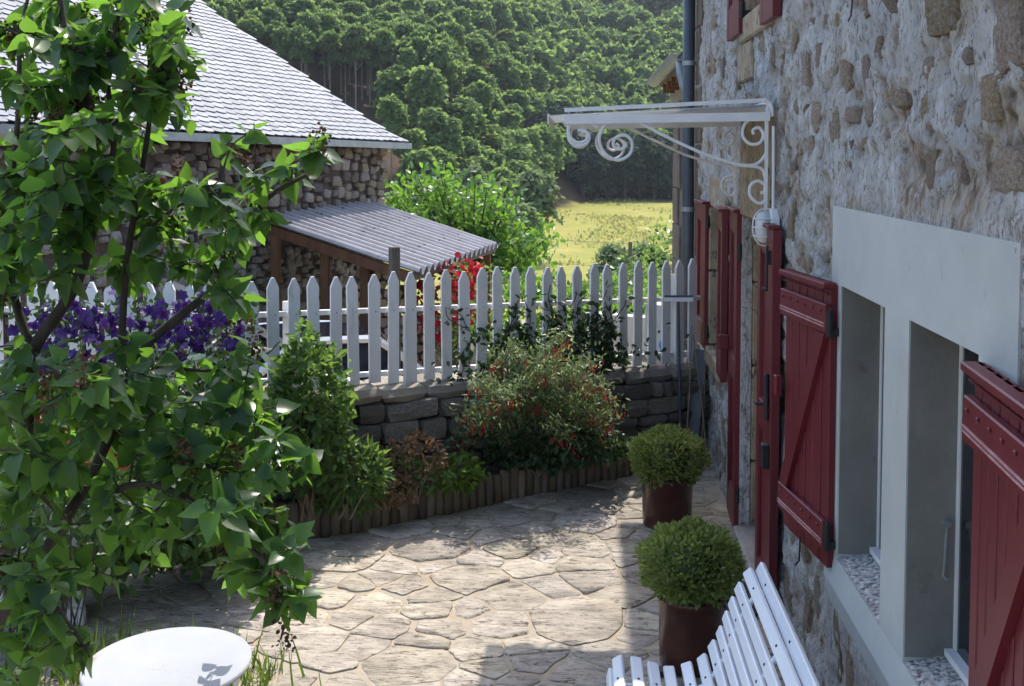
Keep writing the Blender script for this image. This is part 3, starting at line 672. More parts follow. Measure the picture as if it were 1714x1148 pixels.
# ------------------------------------------------------------------ lower annexe beyond the corner
ann = empty('annexe', (1.2, 11.5, -1), 'lower stone annexe with zinc gutter beyond the corner of the house', 'house')
for k in range(10):
    L = .9 if k % 2 else .62; z0 = -1.0 + .43 * k
    MB().box((1.23, 13.45 - L / 2, z0 + .213), (.2, L, .42), bev=.01).build('quoin', M['dressed_brown'], ann)
MB().box((1.26, 11.35, 1.1), (.2, 3.3, 4.25)).build('wall', M['dressed_brown'], ann)
MB().prism([(.95, 9.72, 3.30), (.93, 9.72, 3.36), (3.5, 9.72, 5.05), (3.6, 9.72, 4.95)], (0, 3.95, 0)).build('roof', M['slate_rest'], ann)
sf = MB(); sf.box((1.06, 11.7, 3.27), (.16, 3.8, .05)); sf.box((1.13, 11.7, 3.14), (.05, 3.8, .24)); sf.build('eave_board', M['wood_tan'] if 'wood_tan' in M else M['dressed'], ann)
for k in range(6): MB().box((1.06, 10.0 + .6 * k, 3.20), (.18, .08, .11)).build('rafter_end', M['wood_brown'], ann)
g = MB(); n = 9; y0, y1 = 9.85, 13.62
ring = [(.90 + .075 * math.cos(math.pi + math.pi * i / (n - 1)), 3.33 + .075 * math.sin(math.pi + math.pi * i / (n - 1))) for i in range(n)]
ring2 = [(.90 + .068 * math.cos(2 * math.pi - math.pi * i / (n - 1)), 3.332 + .068 * math.sin(2 * math.pi - math.pi * i / (n - 1))) for i in range(n)]
g.prism([(x, y0, z) for x, z in ring + ring2], (0, y1 - y0, 0)); g.tube([(.825, y0, 3.335), (.825, y1, 3.335)], .011, 6)
gut = g.build('gutter', M['zinc'], ann, smooth=False)
sn = MB(); sn.tube([(.90, 9.95, 3.27), (.90, 9.94, 3.16), (.92, 9.90, 3.05), (.98, 9.82, 2.95), (1.0, 9.78, 2.85), (1.0, 9.77, 2.6)], .042, 12); sn.build('downspout', M['zinc'], ann, smooth=True)
sl_ = MB()
for k in range(16): sl_.box((.955, 9.95 + .24 * k, 3.365), (.14, .225, .012), Euler((0, -.55, 0)).to_matrix())
sl_.build('edge_slate', M['slate_rest'], ann)

# ------------------------------------------------------------------ door canopy with scrolled brackets
can = empty('door_canopy', (1.0, 6.2, 2.5), 'white iron door canopy with scrolled brackets and pale sheet over the doorway', 'canopy')
YN, YF = 5.65, 6.75
def pw(u, v): q = aty(u, v, YN); return Vector((q.x, 0, q.z))
def smooth_path(pts, k=6):
    P = [Vector(p) for p in pts]; out = []
    for i in range(len(P) - 1):
        p0 = P[max(i - 1, 0)]; p1 = P[i]; p2 = P[i + 1]; p3 = P[min(i + 2, len(P) - 1)]
        for j in range(k):
            t = j / k; out.append(.5 * ((2 * p1) + (p2 - p0) * t + (2 * p0 - 5 * p1 + 4 * p2 - p3) * t * t + (3 * p1 - p0 - 3 * p2 + p3) * t ** 3))
    out.append(P[-1]); return out
paths = {
 'outer': [(1000, 213), (990, 206), (975, 200), (960, 203), (952, 216), (955, 230), (966, 238), (979, 236), (984, 226), (977, 217), (967, 219)],
 'outer_drop': [(951, 210), (952, 232), (962, 243), (976, 243), (986, 234), (984, 222), (972, 220)],
 'big': [(1240, 277), (1180, 258), (1110, 226), (1070, 205), (1040, 198), (1014, 208), (1003, 232), (1012, 256), (1034, 268), (1054, 258), (1058, 238), (1046, 226), (1030, 231), (1027, 244), (1038, 250), (1048, 243), (1042, 236)],
 'upper': [(1225, 274), (1262, 276), (1294, 258), (1307, 230), (1296, 203), (1270, 194), (1248, 206), (1243, 226), (1254, 240), (1270, 240), (1278, 227), (1271, 214), (1261, 217), (1261, 225)],
 'lower': [(1240, 277), (1272, 281), (1296, 297), (1302, 318), (1291, 335), (1270, 340), (1256, 328), (1256, 311), (1268, 303), (1280, 309), (1281, 320), (1273, 323)],
}
for y in (YN, YF):
    br = MB(); off = Vector((0, y, 0)); wx = .955
    br.bar((wx, y, 2.645), (wx, y, 2.10), .016, .016, (0, 1, 0))
    b0 = br.build('bracket', M['white_metal'], can)
    for nm, pts in paths.items():
        P = [pw(u, v) + off for u, v in pts]
        for q in P: q.x = min(q.x, wx - .004)
        MB().tube(smooth_path(P), .0085, 6).build('scroll', M['white_metal'], b0)
zA, zB = 2.60, 2.585      # wall end, outer end
xo, xi = -.09, .97
for y in (YN, YF):
    MB().bar((xi, y, zA), (xo, y, zB), .035, .045).build('side_bar', M['white_metal'], can)
    MB().bar((xi - .02, y + .012, zA + .085), (xo, y + .012, zB + .052), .022, .02).build('upper_bar', M['white_metal'], can)
MB().tube(smooth_path([(xi - .03, YN, zA + .088), (xi + .005, YN, zA + .06), (xi + .012, YN, zA)]), .011, 6).build('corner_bend', M['white_metal'], can)
MB().bar((xo, YN, zB + .01), (xo, YF, zB + .01), .03, .035).build('front_bar', M['white_metal'], can)
MB().bar((xi, YN, zA + .05), (xi, YF, zA + .05), .03, .06).build('wall_bar', M['white_metal'], can)
for k in (1, 2): 
    y = YN + (YF - YN) * k / 3; MB().bar((xi, y, zA + .045), (xo, y, zB + .02), .02, .03).build('rafter', M['white_metal'], can)
pn = MB(); pn.prism([(xi, YN + .03, zA + .060), (xo - .085, YN + .03, zB + .020), (xo - .085, YN + .03, zB + .026), (xi, YN + .03, zA + .066)], (0, YF - YN + .05, 0))
pn.build('sheet', M['poly'], can)
MB().box((xo - .085, (YN + YF) / 2 + .03, zB + .008), (.008, YF - YN + .05, .05)).build('drip_edge', M['white_metal'], can)

# ------------------------------------------------------------------ bulkhead lamp
lp = empty('wall_lamp', (.99, 5.60, 2.03), 'oval white caged bulkhead lamp on the wall below the canopy bracket', 'lamp')
b = MB(); rr = Matrix.Rotation(R_(-90), 4, 'Y')
def oval(x, ry, rz, n=20): return [Vector((x, 5.60 + ry * math.cos(2 * math.pi * i / n), 2.03 + rz * math.sin(2 * math.pi * i / n))) for i in range(n)]
def loft(b, rings):
    n = len(rings[0]); vs = [v for r in rings for v in r]; fs = [(i * n + j, i * n + (j + 1) % n, (i + 1) * n + (j + 1) % n, (i + 1) * n + j) for i in range(len(rings) - 1) for j in range(n)]
    fs += [tuple(range(n)), tuple((len(rings) - 1) * n + j for j in range(n))]; b.add(vs, fs)
loft(b, [oval(1.01, .056, .098), oval(.975, .056, .098), oval(.965, .050, .092)]); b.build('base', M['white_metal'], lp, smooth=False)
b = MB(); loft(b, [oval(.967, .045, .086), oval(.93, .044, .084), oval(.905, .034, .070), oval(.895, .012, .03)]); b.build('glass', M['lamp_glass'], lp, smooth=True)
for dz in (-.045, .0, .045):
    k = math.sqrt(max(0, 1 - (dz / .098) ** 2)); b = MB(); b.tube(smooth_path([(.972, 5.60 - .053 * k, 2.03 + dz), (.93, 5.60 - .052 * k, 2.03 + dz), (.893, 5.60 - .03 * k, 2.03 + dz), (.887, 5.60, 2.03 + dz), (.893, 5.60 + .03 * k, 2.03 + dz), (.93, 5.60 + .052 * k, 2.03 + dz), (.972, 5.60 + .053 * k, 2.03 + dz)], 4), .0035, 6); b.build('cage_wire', M['white_metal'], lp)
b = MB(); b.tube(smooth_path([(.972, 5.60, 1.936), (.92, 5.60, 1.94), (.887, 5.60, 1.99), (.885, 5.60, 2.07), (.92, 5.60, 2.12), (.972, 5.60, 2.124)], 4), .0035, 6); b.build('cage_wire', M['white_metal'], lp)
b = MB(); b.tube([(.985, 5.60, 2.125), (.985, 5.605, 2.3), (.985, 5.62, 2.55)], .008, 8); b.build('cable_conduit', M['white_metal'], lp)
# ------------------------------------------------------------------ garden wall and picket fence
FA = Vector((-2.09, 6.67, 0)); FB = Vector((.89, 8.69, 0)); FD = (FB - FA).normalized(); FN = Vector((-FD.y, FD.x, 0))   # FN points to the lane
FLEN = (FB - FA).length
FL0 = Vector((-7.8, 7.28, 0)); LD = (FA - FL0).normalized(); LN = Vector((-LD.y, LD.x, 0))
def ztop(t): return .885 + (.72 - .885) * t / FLEN
gw = empty('garden_wall', (0, 8.1, 0), 'low rough stone wall with slab tops under the white picket fence', 'wall')
core = MB()
a0 = FA - FD * .05; b0 = FB + FD * .2
def wall_core(p, q, n, zt0, zt1):
    P = [p - n * .13, q - n * .13, q + n * .22, p + n * .22]
    vs = [(v.x, v.y, -1.0) for v in P] + [(P[0].x, P[0].y, zt0), (P[1].x, P[1].y, zt1), (P[2].x, P[2].y, zt1), (P[3].x, P[3].y, zt0)]
    core.add(vs, [(0, 1, 5, 4), (1, 2, 6, 5), (2, 3, 7, 6), (3, 0, 4, 7), (4, 5, 6, 7)])
wall_core(a0, b0, FN, .80, .64); wall_core(FL0, FA - LD * .02, LN, .78, .80)
core.build('wall_core', M['soil'], gw)
brocks = [block_mesh('wall_stone', 30 + s, .20) for s in range(9)]
for m_ in brocks: m_.materials.append(M['stone_dark'])
fr = 0.0
while fr < 1:
    dh = rng.choice([.09, .13, .17, .22]); dh = dh if fr + dh < .93 else 1 - fr; t = -.05 - rng.uniform(0, .2)
    while t < FLEN + .12:
        w = rng.choice([.09, .14, .2, .28, .40]); c = FA + FD * (t + w / 2) - FN * (.135 + rng.uniform(-.02, .025)); hz_ = ztop(min(max(t + w / 2, 0), FLEN)) - .09 - .04
        o = link('wall_stone', rng.choice(brocks), None, gw); o.location = Vector((c.x, c.y, .04 + hz_ * (fr + dh / 2))) - gw.location
        o.scale = ((w - .012) / 2 * .97, .07, (hz_ * dh - .008) / 2); o.rotation_euler = (0, rng.uniform(-.05, .05), math.atan2(FD.y, FD.x) + rng.uniform(-.08, .08)); t += w
    fr += dh
caps = [block_mesh('cap_stone', 50 + s, .12) for s in range(6)]
for m_ in caps: m_.materials.append(M['cap_stone'])
t = -.1
while t < FLEN + .1:
    w = rng.uniform(.22, .42); c = FA + FD * (t + w / 2) + FN * (.035 + rng.uniform(-.02, .02)); zt = ztop(min(max(t + w / 2, 0), FLEN))
    o = link('cap_stone', rng.choice(caps), None, gw); o.location = Vector((c.x, c.y, zt - .045)) - gw.location
    o.scale = ((w - .01) / 2, .215, .048); o.rotation_euler = (rng.uniform(-.02, .02), rng.uniform(-.02, .02), math.atan2(FD.y, FD.x) + rng.uniform(-.03, .03)); t += w
t = 0; LL = (FA - FL0).length
while t < LL:
    w = rng.uniform(.25, .45); c = FL0 + LD * (t + w / 2) + LN * .03
    o = link('cap_stone', rng.choice(caps), None, gw); o.location = Vector((c.x, c.y, .80)) - gw.location; o.scale = ((w - .01) / 2, .2, .045); o.rotation_euler = (0, 0, math.atan2(LD.y, LD.x)); t += w

fen = empty('picket_fence', (-.5, 7.7, .8), 'white pointed picket fence standing on the garden wall', 'fence')
def picket(c, d, n, z0, z1, w=.078, th=.02, lean=0.0, yaw=0.0):
    u = Vector((d.x * math.cos(yaw) - d.y * math.sin(yaw), d.x * math.sin(yaw) + d.y * math.cos(yaw), 0)); nn = Vector((-u.y, u.x, 0)); hw = w / 2; up = Vector((0, 0, 1)) + u * lean
    H = z1 - z0
    pr = [(-hw, 0), (hw, 0), (hw, H - .065), (hw * .25, H), (-hw * .25, H), (-hw, H - .065)]
    b = Vector((c.x, c.y, z0))
    MB().prism([b + u * x + up * zz - nn * th * .5 for x, zz in pr], nn * th).build('picket', M['white'], fen)
NP = 26
for i in range(NP + 1):
    t = FLEN * i / NP + rng.uniform(-.006, .006); c = FA + FD * t - FN * .015
    picket(c, FD, FN, ztop(t) + rng.uniform(.004, .02), 1.612 + (1.568 - 1.612) * t / FLEN + rng.uniform(-.012, .012), .078 + rng.uniform(-.004, .004), lean=rng.uniform(-.014, .014) - .006, yaw=rng.uniform(-.05, .05))
for i in range(1, 41):
    c = FA - LD * (.137 * i) - LN * .015; picket(c, LD, LN, .85, 1.60 - .002 * i + rng.uniform(-.012, .012), lean=rng.uniform(-.012, .012))
for zl, zr in ((1.385, 1.245), (.955, .80)):
    MB().bar(FA - FD * .05 + FN * .022 + Vector((0, 0, zl)), FB + FD * .1 + FN * .022 + Vector((0, 0, zr)), .035, .032).build('rail', M['white'], fen)
    MB().bar(FL0 + LN * .022 + Vector((0, 0, zl - .03)), FA - LD * .02 + LN * .022 + Vector((0, 0, zl)), .035, .032).build('rail', M['white'], fen)
for t in (.25, 1.3, 2.4, 3.45):
    c = FA + FD * t + FN * .06; MB().box((c.x, c.y, 1.05), (.04, .04, .8)).build('post', M['white'], fen)
nb_ = MB()
for i in range(0, NP + 1):
    t = FLEN * i / NP; c = FA + FD * t - FN * .027; zr = 1.385 + (1.245 - 1.385) * t / FLEN; nb_.box((c.x + .01, c.y, zr), (.008, .006, .008))
o = nb_.build('nail_head', M['zinc'], fen); o['kind'] = 'stuff'
# slim white stake in front of the fence
q = FA + FD * 1.02 - FN * .10
o = MB().box((q.x, q.y, 1.02), (.022, .022, .62), bev=.003).build('marker_stake', M['white'], origin=(q.x, q.y, .71)); tag(o, 'thin white stake standing just in front of the pickets', 'stake')

# ------------------------------------------------------------------ log edging of the bed
le = empty('log_edging', (-.8, 7.1, 0), 'row of short brown upright logs edging the flower bed', 'edging')
def log_mesh(s):
    b = MB(); n = 10; H = .235 + .02 * s; r = .036
    prof = [(r, 0), (r, H - .012), (r - .010, H), (0.004, H + .002)]
    b.lathe((0, 0, -.02), prof, n)
    me = bpy.data.meshes.new('log'); me.from_pydata([tuple(v + Vector((.004 * mnoise.noise(v * 30), .004 * mnoise.noise(v * 25), 0))) for v in b.v], [], b.f); me.update()
    for p_ in me.polygons: p_.use_smooth = len(p_.vertices) == 4 and abs(p_.normal.z) < .3
    me.materials.append(M['log']); return me
lms = [log_mesh(s) for s in range(3)]
pl = [Vector((x, y, 0)) for x, y in BED[2:]] ; pl[0] = Vector((-3.2, 6.13, 0)); pl[-1] = Vector((.54, 8.13, 0))
acc = 0
for i in range(len(pl) - 1):
    L = (pl[i + 1] - pl[i]).length; d = (pl[i + 1] - pl[i]) / L
    while acc < L:
        c = pl[i] + d * acc; o = link('log', rng.choice(lms), None, le); o.location = Vector((c.x, c.y + rng.uniform(-.006, .006), rng.uniform(-.02, .012))) - le.location
        o.rotation_euler = (rng.uniform(-.04, .04), rng.uniform(-.05, .05), rng.uniform(0, 6)); acc += .0665
    acc -= L

# ------------------------------------------------------------------ pots with clipped box balls
def box_ball(root, c, R, n, seedv):
    d = rdir(n); k = np.array([1 + .16 * mnoise.noise(Vector(v) * 2.2 + Vector((seedv, 0, 0))) + .13 * mnoise.noise(Vector(v) * 8) for v in d]); k = k * np.where(d[:, 2] > .55, 1 - .22 * (d[:, 2] - .55), 1); k = k + np.where(nr.random(n) < .06, .10 * nr.random(n), 0)
    rad = R * k * (1 - .30 * nr.random(n) ** 2.2)
    P = np.array(c) + d * rad[:, None] * np.array([1, 1, .80])
    f_ = foliage('foliage', M['box_leaf'], root, P, .026, 'oval', up=.3, droop=-.55, outward=d * 1.1)
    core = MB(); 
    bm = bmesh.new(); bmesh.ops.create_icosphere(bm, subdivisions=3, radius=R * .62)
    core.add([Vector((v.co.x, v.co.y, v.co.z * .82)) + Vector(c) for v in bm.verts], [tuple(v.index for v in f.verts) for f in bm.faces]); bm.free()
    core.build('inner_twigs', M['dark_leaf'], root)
def potted(loc, h, r0, r1, R, zc, label, s):
    t = empty('potted_box_ball', loc, label, 'plant', 'potted box balls beside the wall')
    b = MB(); x, y, z = loc
    b.lathe((x, y, .016), [(r0 * .96, 0), (r0, .012), (r0 * 1.03, h * .3), (r1 * 1.0, h * .92), (r1 * 1.05, h * .93), (r1 * 1.05, h), (r1 * .93, h), (r1 * .92, h - .03), (.01, h - .03)], 36)
    b.build('pot', M['pot'], t, smooth=True)
    st = MB(); st.tube([(x, y, h - .03), (x + .01, y, zc)], .012, 8); st.build('stem', M['bark'], t)
    box_ball(t, (x, y, zc), R, 5200, s); return t
potted((.56, 6.90, 0), .33, .155, .165, .235, .46, 'clipped box ball in a brown glazed pot, farther one near the bed corner', 1.3)
potted((.52, 4.98, 0), .34, .145, .15, .225, .50, 'clipped box ball in a brown glazed pot, nearer one behind the bench end', 4.4)
# black rubber wedge under the near pot, boot grid by the door
o = MB().prism([(.33, 4.83, .014), (.48, 4.86, .014), (.48, 4.86, .05), (.33, 4.83, .035)], (.01, .06, 0)).build('rubber_wedge', M['black_plastic'], origin=(.4, 4.87, .014)); tag(o, 'small black wedge lying beside the nearer pot', 'wedge')
mt = empty('boot_mat', (.83, 5.72, .02), 'black grid mat on the paving in front of the doorway', 'mat')
for k in range(9): MB().box((.70 + .035 * k, 5.72, .028), (.008, .42, .02)).build('mat_bar', M['black_plastic'], mt)
for k in range(11): MB().box((.84, 5.53 + .038 * k, .0265), (.30, .008, .012)).build('mat_bar', M['black_plastic'], mt)

# ------------------------------------------------------------------ white slatted bench along the wall
bn = empty('garden_bench', (.45, 3.4, 0), 'white slatted garden bench with curved seat and high back against the wall', 'bench')
ends = [(1015, 1118), (1030, 1102), (1060, 1103), (1088, 1112), (1115, 1118), (1145, 1112), (1171, 1100), (1188, 1078), (1201, 1055), (1211, 1030), (1221, 1006), (1232, 982), (1248, 957), (1268, 950)]
YB = 4.33
prof = []
for u, v in ends:
    q = aty(u, v, YB); prof.append((q.x, q.z))
prof[0] = (prof[0][0] + .005, prof[0][1] - .02)
for i, (x, z_) in enumerate(prof):
    i0 = max(i - 1, 0); i1 = min(i + 1, len(prof) - 1); tx = prof[i1][0] - prof[i0][0]; tz = prof[i1][1] - prof[i0][1]; a = math.atan2(tz, tx)
    if i == 0: a = R_(75)
    if i == len(prof) - 1: a = R_(62)
    L = 1.75; rot = Euler((0, -a, 0)).to_matrix()
    w = .046 if i < len(prof) - 1 else .052
    MB().box((x + .01, YB - L / 2, z_), (w, L, .024), rot, bev=.005).build('slat', M['bench_white'], bn)
    hl = Vector((x + .01, 0, z_)) + rot @ Vector((0, 0, .0125))
    sc = MB()
    for dy in (.19, .68): 
        sc.box((hl.x, YB - dy, hl.z), (.008, .012, .003), rot)
    so_ = sc.build('screw', M['iron'], bn); so_['kind'] = 'stuff'
for dy in (.19, .68, 1.5):
    P = [Vector((x + .01 + .012 * 0, YB - dy, z_ - .018)) for x, z_ in prof[1:]]
    MB().tube(P, .011, 8).build('support', M['bench_white'], bn)
    xf, zf = prof[2]; xb_, zb_ = prof[7]
    MB().tube([(xf, YB - dy, zf - .02), (xf - .02, YB - dy, .014)], .012, 8).build('leg', M['bench_white'], bn)
    MB().tube([(xb_, YB - dy, zb_ - .02), (xb_ + .14, YB - dy, .014)], .012, 8).build('leg', M['bench_white'], bn)

# ------------------------------------------------------------------ round white table, white chair
tx_, ty_, tz_ = -1.415, 3.53, .66
tt = empty('round_table', (tx_, ty_, 0), 'small round white metal table with rusty rim on the grass', 'table')
b = MB(); b.lathe((tx_, ty_, tz_ - .02), [(.02, 0), (.268, 0), (.280, .004), (.283, .012), (.280, .018), (.274, .0205), (.268, .0200), (.01, .0202)], 64); b.build('table_top', M['table_white'], tt)
for k in range(3):
    a = .5 + k * 2.094; MB().tube([(tx_ + .22 * math.cos(a), ty_ + .22 * math.sin(a), tz_ - .02), (tx_ + .25 * math.cos(a), ty_ + .25 * math.sin(a), .3), (tx_ + .28 * math.cos(a), ty_ + .28 * math.sin(a), -.05)], .009, 8).build('leg', M['white_metal'], tt)
MB().tube([(tx_ + .255 * math.cos(a), ty_ + .255 * math.sin(a), .28) for a in np.linspace(0, 6.2832, 25)], .006, 6).build('ring', M['white_metal'], tt)
q = atz(128, 1046, 0); cx, cy = q.x, q.y
ch = empty('garden_chair', (cx, cy, 0), 'white wooden garden chair half hidden behind the lilac', 'chair')
def cb(c, d, nm, rot=None): MB().box((cx + c[0], cy + c[1], c[2]), d, rot, bev=.004).build(nm, M['chair_white'], ch)
M['chair_white'] = mat('chair_white', [(.60, .61, .60), (.70, .70, .68)], 3, .5, .1, 60, .002)
for dx in (-.42, 0): 
    cb((dx + .005, .0, .26), (.075, .03, .50), 'leg'); cb((dx + .02, -.42, .22), (.07, .03, .42), 'leg')
cb((-.20, -.03, .06), (.52, .035, .085), 'stretcher')
for k in range(5): cb((-.20, -.02 - .09 * k, .43), (.50, .078, .02), 'seat_slat')
for k in range(4): cb((-.36 + .105 * k, .02, .68), (.07, .02, .42), 'back_slat')
cb((-.20, .02, .88), (.5, .025, .07), 'top_rail')

# ------------------------------------------------------------------ things leaning in the corner by the wall
sq = empty('floor_squeegee', (.78, 8.40, 0), 'floor squeegee with dark blue handle standing head up against the fence', 'squeegee')
p0 = aty(1140, 738, 8.30); p1 = aty(1135, 505, 8.42)
MB().tube([(p0.x, p0.y, .02), p1], .012, 8).build('handle', M['navy'] if 'navy' in M else M['zinc_dark'], sq)
h0 = aty(1112, 501, 8.42); h1 = aty(1160, 501, 8.42)
MB().bar(h0, h1, .035, .030).build('head', M['white_metal'], sq)
MB().bar(h0 + Vector((0, 0, .022)), h1 + Vector((0, 0, .022)), .006, .02).build('blade', M['dark_green'] if 'dark_green' in M else M['zinc_dark'], sq)
M['plank_grey'] = mat('grey_plank', [(.10, .11, .13), (.17, .18, .20)], 8, .8, .3, 40, .004, stretch=(1, 1, .2))
a = aty(1155, 742, 8.35); b_ = aty(1172, 585, 8.55)
o = MB().bar((a.x, a.y, .02), b_, .10, .02, (0, -1, .2)).build('leaning_board', M['plank_grey'], origin=(a.x, a.y, .02)); tag(o, 'weathered grey board leaning in the corner among the canes', 'board')
for i, (u0, v0, u1, v1, lb) in enumerate([(1146, 735, 1158, 545, 'pale cane leaning against the end picket'), (1150, 740, 1150, 600, 'thin upright cane between the squeegee and the board'), (1184, 752, 1160, 560, 'pale cane slanting across the grey board to the fence'), (1172, 745, 1180, 610, 'dark cane leaning on the house wall')]):
    a = aty(u0, v0, 8.28 + .03 * i); b_ = aty(u1, v1, 8.5)
    pts = [Vector((a.x, a.y, .015)), Vector((a.x, a.y, .015)).lerp(b_, .5) + Vector((.01, 0, 0)), b_]
    o = MB().tube(pts, [.008, .007, .004], 6).build('garden_cane', M['twig'], origin=(a.x, a.y, .015)); tag(o, lb, 'cane', 'canes leaning in the corner')
cn = MB(); a = aty(1160, 650, 8.4); cn.tube([a, a + Vector((-.12, 0, .10)), a + Vector((-.18, 0, .12))], .004, 5)

# ------------------------------------------------------------------ planting of the bed
def stems(root, base, tips, r=.006, m='twig', name='stem'):
    b = MB()
    for t in tips:
        t = Vector(t); bs_ = Vector(base) + Vector((rng.uniform(-.05, .05), rng.uniform(-.05, .05), 0)); mid = bs_.lerp(t, .5) + Vector((rng.uniform(-.05, .05), rng.uniform(-.05, .05), .06))
        b.tube(smooth_path([bs_, mid, t], 4), [r * (1 - .7 * k / 8) for k in range(9)], 5)
    return b.build(name, M[m], root)
def blob(c, ext, n, lump=2.5, amp=.35, seed=0, hollow=.55, zmin=None):
    d = rdir(n); k = np.array([1 + amp * mnoise.noise(Vector(v) * lump + Vector((seed, seed, 0))) for v in d])
    rad = k * (hollow + (1 - hollow) * nr.random(n) ** .6)
    P = np.array(c) + d * rad[:, None] * np.array(ext)
    if zmin is not None: P[:, 2] = np.where(P[:, 2] < zmin, zmin + .05 * nr.random(n), P[:, 2])
    return P, d
def shrub(name, label, base, c, ext, n, size, leafm, shape='oval', cat='shrub', nst=9, up=.9, droop=.2, amp=.35, stem='twig', lump=2.5):
    t = empty(name, base, label, cat)
    P, d = blob(c, ext, n, lump, amp, rng.random() * 9, zmin=base[2] + .02)
    stems(t, base, [P[i] for i in range(0, n, max(1, n // nst))], .006, stem)
    foliage('foliage', M[leafm], t, P, size, shape, up, droop, d * .6)
    return t
# fuchsia: sprays of small leaves with hanging red flowers
fb = at(878, 785, 7.62); fb = Vector((fb.x, fb.y, .16))
fu = empty('fuchsia_bush', fb, 'arching fuchsia bush with hanging red flowers against the garden wall', 'shrub')
sp = []; fl = []; SMB = MB()
tips = [(780, 690), (770, 735), (800, 640), (830, 600), (860, 580), (900, 590), (940, 560), (930, 600), (960, 620), (990, 600), (1000, 640), (1015, 660), (1020, 700), (1010, 730), (985, 755), (960, 740), (880, 640), (850, 660), (900, 670), (820, 670), (930, 680), (970, 690), (845, 700), (910, 620), (800, 700), (1005, 690), (875, 600), (760, 720), (1025, 680), (890, 705), (940, 720)]
for u, v in tips:
    tip = at(u, v, 7.34 + rng.uniform(-.30, .22)); mid = fb.lerp(tip, .6) + Vector((0, 0, .18))
    path = smooth_path([fb + Vector((rng.uniform(-.06, .06), rng.uniform(-.05, .05), 0)), mid, tip], 8); SMB.tube(path, [.006 * (1 - .8 * k / 16) for k in range(17)], 5)
    for q in path[5:]:
        for k in range(26): sp.append(q + Vector((rng.gauss(0, .05), rng.gauss(0, .05), rng.gauss(0, .045))))
    fl.append(tip); 
    if rng.random() < .6: fl.append(path[12])
SMB.build('stem', M['twig'], fu)
foliage('foliage', M['fuchsia_leaf'], fu, np.array([tuple(p) for p in sp]), .042, 'lance', 1.2, .1)
for q in fl:
    n = rng.randint(5, 9); P = np.array([tuple(q + Vector((rng.gauss(0, .035), rng.gauss(0, .035), rng.uniform(-.09, -.01)))) for _ in range(n * 3)])
    foliage('flower_cluster', M['fuchsia_petal'], fu, P, .034, 'lance', .1, 2.2)
# dark fill under the fuchsia
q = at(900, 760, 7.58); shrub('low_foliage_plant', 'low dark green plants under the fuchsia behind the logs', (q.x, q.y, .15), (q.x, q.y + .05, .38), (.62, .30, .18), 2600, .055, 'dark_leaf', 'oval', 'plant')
q = at(1015, 755, 7.80); shrub('low_foliage_plant', 'small pale green plant at the right end of the log edging', (q.x, q.y, .15), (q.x, q.y, .27), (.16, .10, .10), 260, .045, 'fuchsia_leaf', 'oval', 'plant')
q = at(765, 790, 7.20); shrub('low_foliage_plant', 'bright lime green leafy plant behind the middle of the log edging', (q.x, q.y, .15), (q.x, q.y, .28), (.18, .10, .12), 380, .05, 'lime_leaf', 'oval', 'plant')
q = at(690, 775, 6.98)
t = shrub('dry_flower_plant', 'dried brown flower heads between the green plants in the bed', (q.x, q.y, .15), (q.x - .02, q.y + .02, .40), (.24, .09, .18), 560, .038, 'dry_leaf', 'oval', 'plant', 14)
foliage('foliage', M['shrub_leaf'], t, blob((q.x - .03, q.y + .02, .31), (.30, .09, .12), 460)[0], .05)
q = at(575, 785, 6.68); shrub('peony_plant', 'broad mid green bushy plant behind the left half of the log edging', (q.x, q.y, .15), (q.x, q.y + .04, .40), (.27, .11, .22), 950, .075, 'shrub_leaf', 'lance', 'plant')
q = at(660, 805, 6.86); shrub('low_foliage_plant', 'reddish green low plant just behind the logs', (q.x, q.y, .15), (q.x, q.y + .02, .27), (.13, .07, .08), 220, .045, 'dry_leaf', 'oval', 'plant')
q = at(515, 655, 6.62); shrub('glossy_shrub', 'upright glossy green shrub in front of the pickets', (q.x, q.y, .15), (q.x, q.y, .80), (.27, .22, .52), 2300, .062, 'shrub_leaf', 'oval', 'shrub', 14)
q = at(270, 760, 5.9); shrub('leafy_shrub', 'dense dark shrub filling the bed behind the lilac', (q.x, q.y, .12), (q.x, q.y, .62), (.66, .36, .50), 3600, .072, 'shrub_leaf', 'oval', 'shrub', 20)
q = at(90, 760, 5.6); shrub('leafy_shrub', 'dense green shrub at the far left behind the roses', (q.x, q.y, .12), (q.x, q.y, .55), (.6, .35, .48), 2600, .07, 'shrub_leaf', 'oval', 'shrub', 16)
q = at(350, 850, 6.1); shrub('leafy_shrub', 'low shrub spilling towards the left end of the logs', (q.x, q.y, .12), (q.x, q.y, .32), (.34, .20, .22), 1200, .07, 'dark_leaf', 'oval', 'shrub', 10)

# climbing vine on the fence
cv = empty('climbing_vine', at(900, 640, 7.7), 'leafy climber twining through the right half of the pickets', 'climber')
V_ = []; vb = MB()
for k in range(20):
    t0 = rng.uniform(1.5, 2.9); t = t0; zz = .75; pts = []
    for j in range(9):
        c = FA + FD * t - FN * (.045 + rng.uniform(-.01, .02)); pts.append(Vector((c.x, c.y, zz))); t += rng.gauss(0, .07); zz += rng.uniform(.03, .11)
        if zz > 1.55: break
    sm = smooth_path(pts, 3); vb.tube(sm, .0035, 5)
    for q in sm:
        for _ in range(3 if q.z < 1.15 else 1): V_.append(q + Vector((rng.gauss(0, .03), rng.gauss(0, .02) - .01, rng.gauss(0, .03))))
for k in range(420):
    t = rng.gauss(2.25, .40); zz = .72 + abs(rng.gauss(0, .22)); c = FA + FD * t - FN * rng.uniform(.03, .16); V_.append(Vector((c.x, c.y, zz)))
vb.build('vine_stem', M['bark'], cv)
foliage('foliage', M['dark_leaf'], cv, np.array([tuple(p) for p in V_]), .055, 'oval', .4, .4)
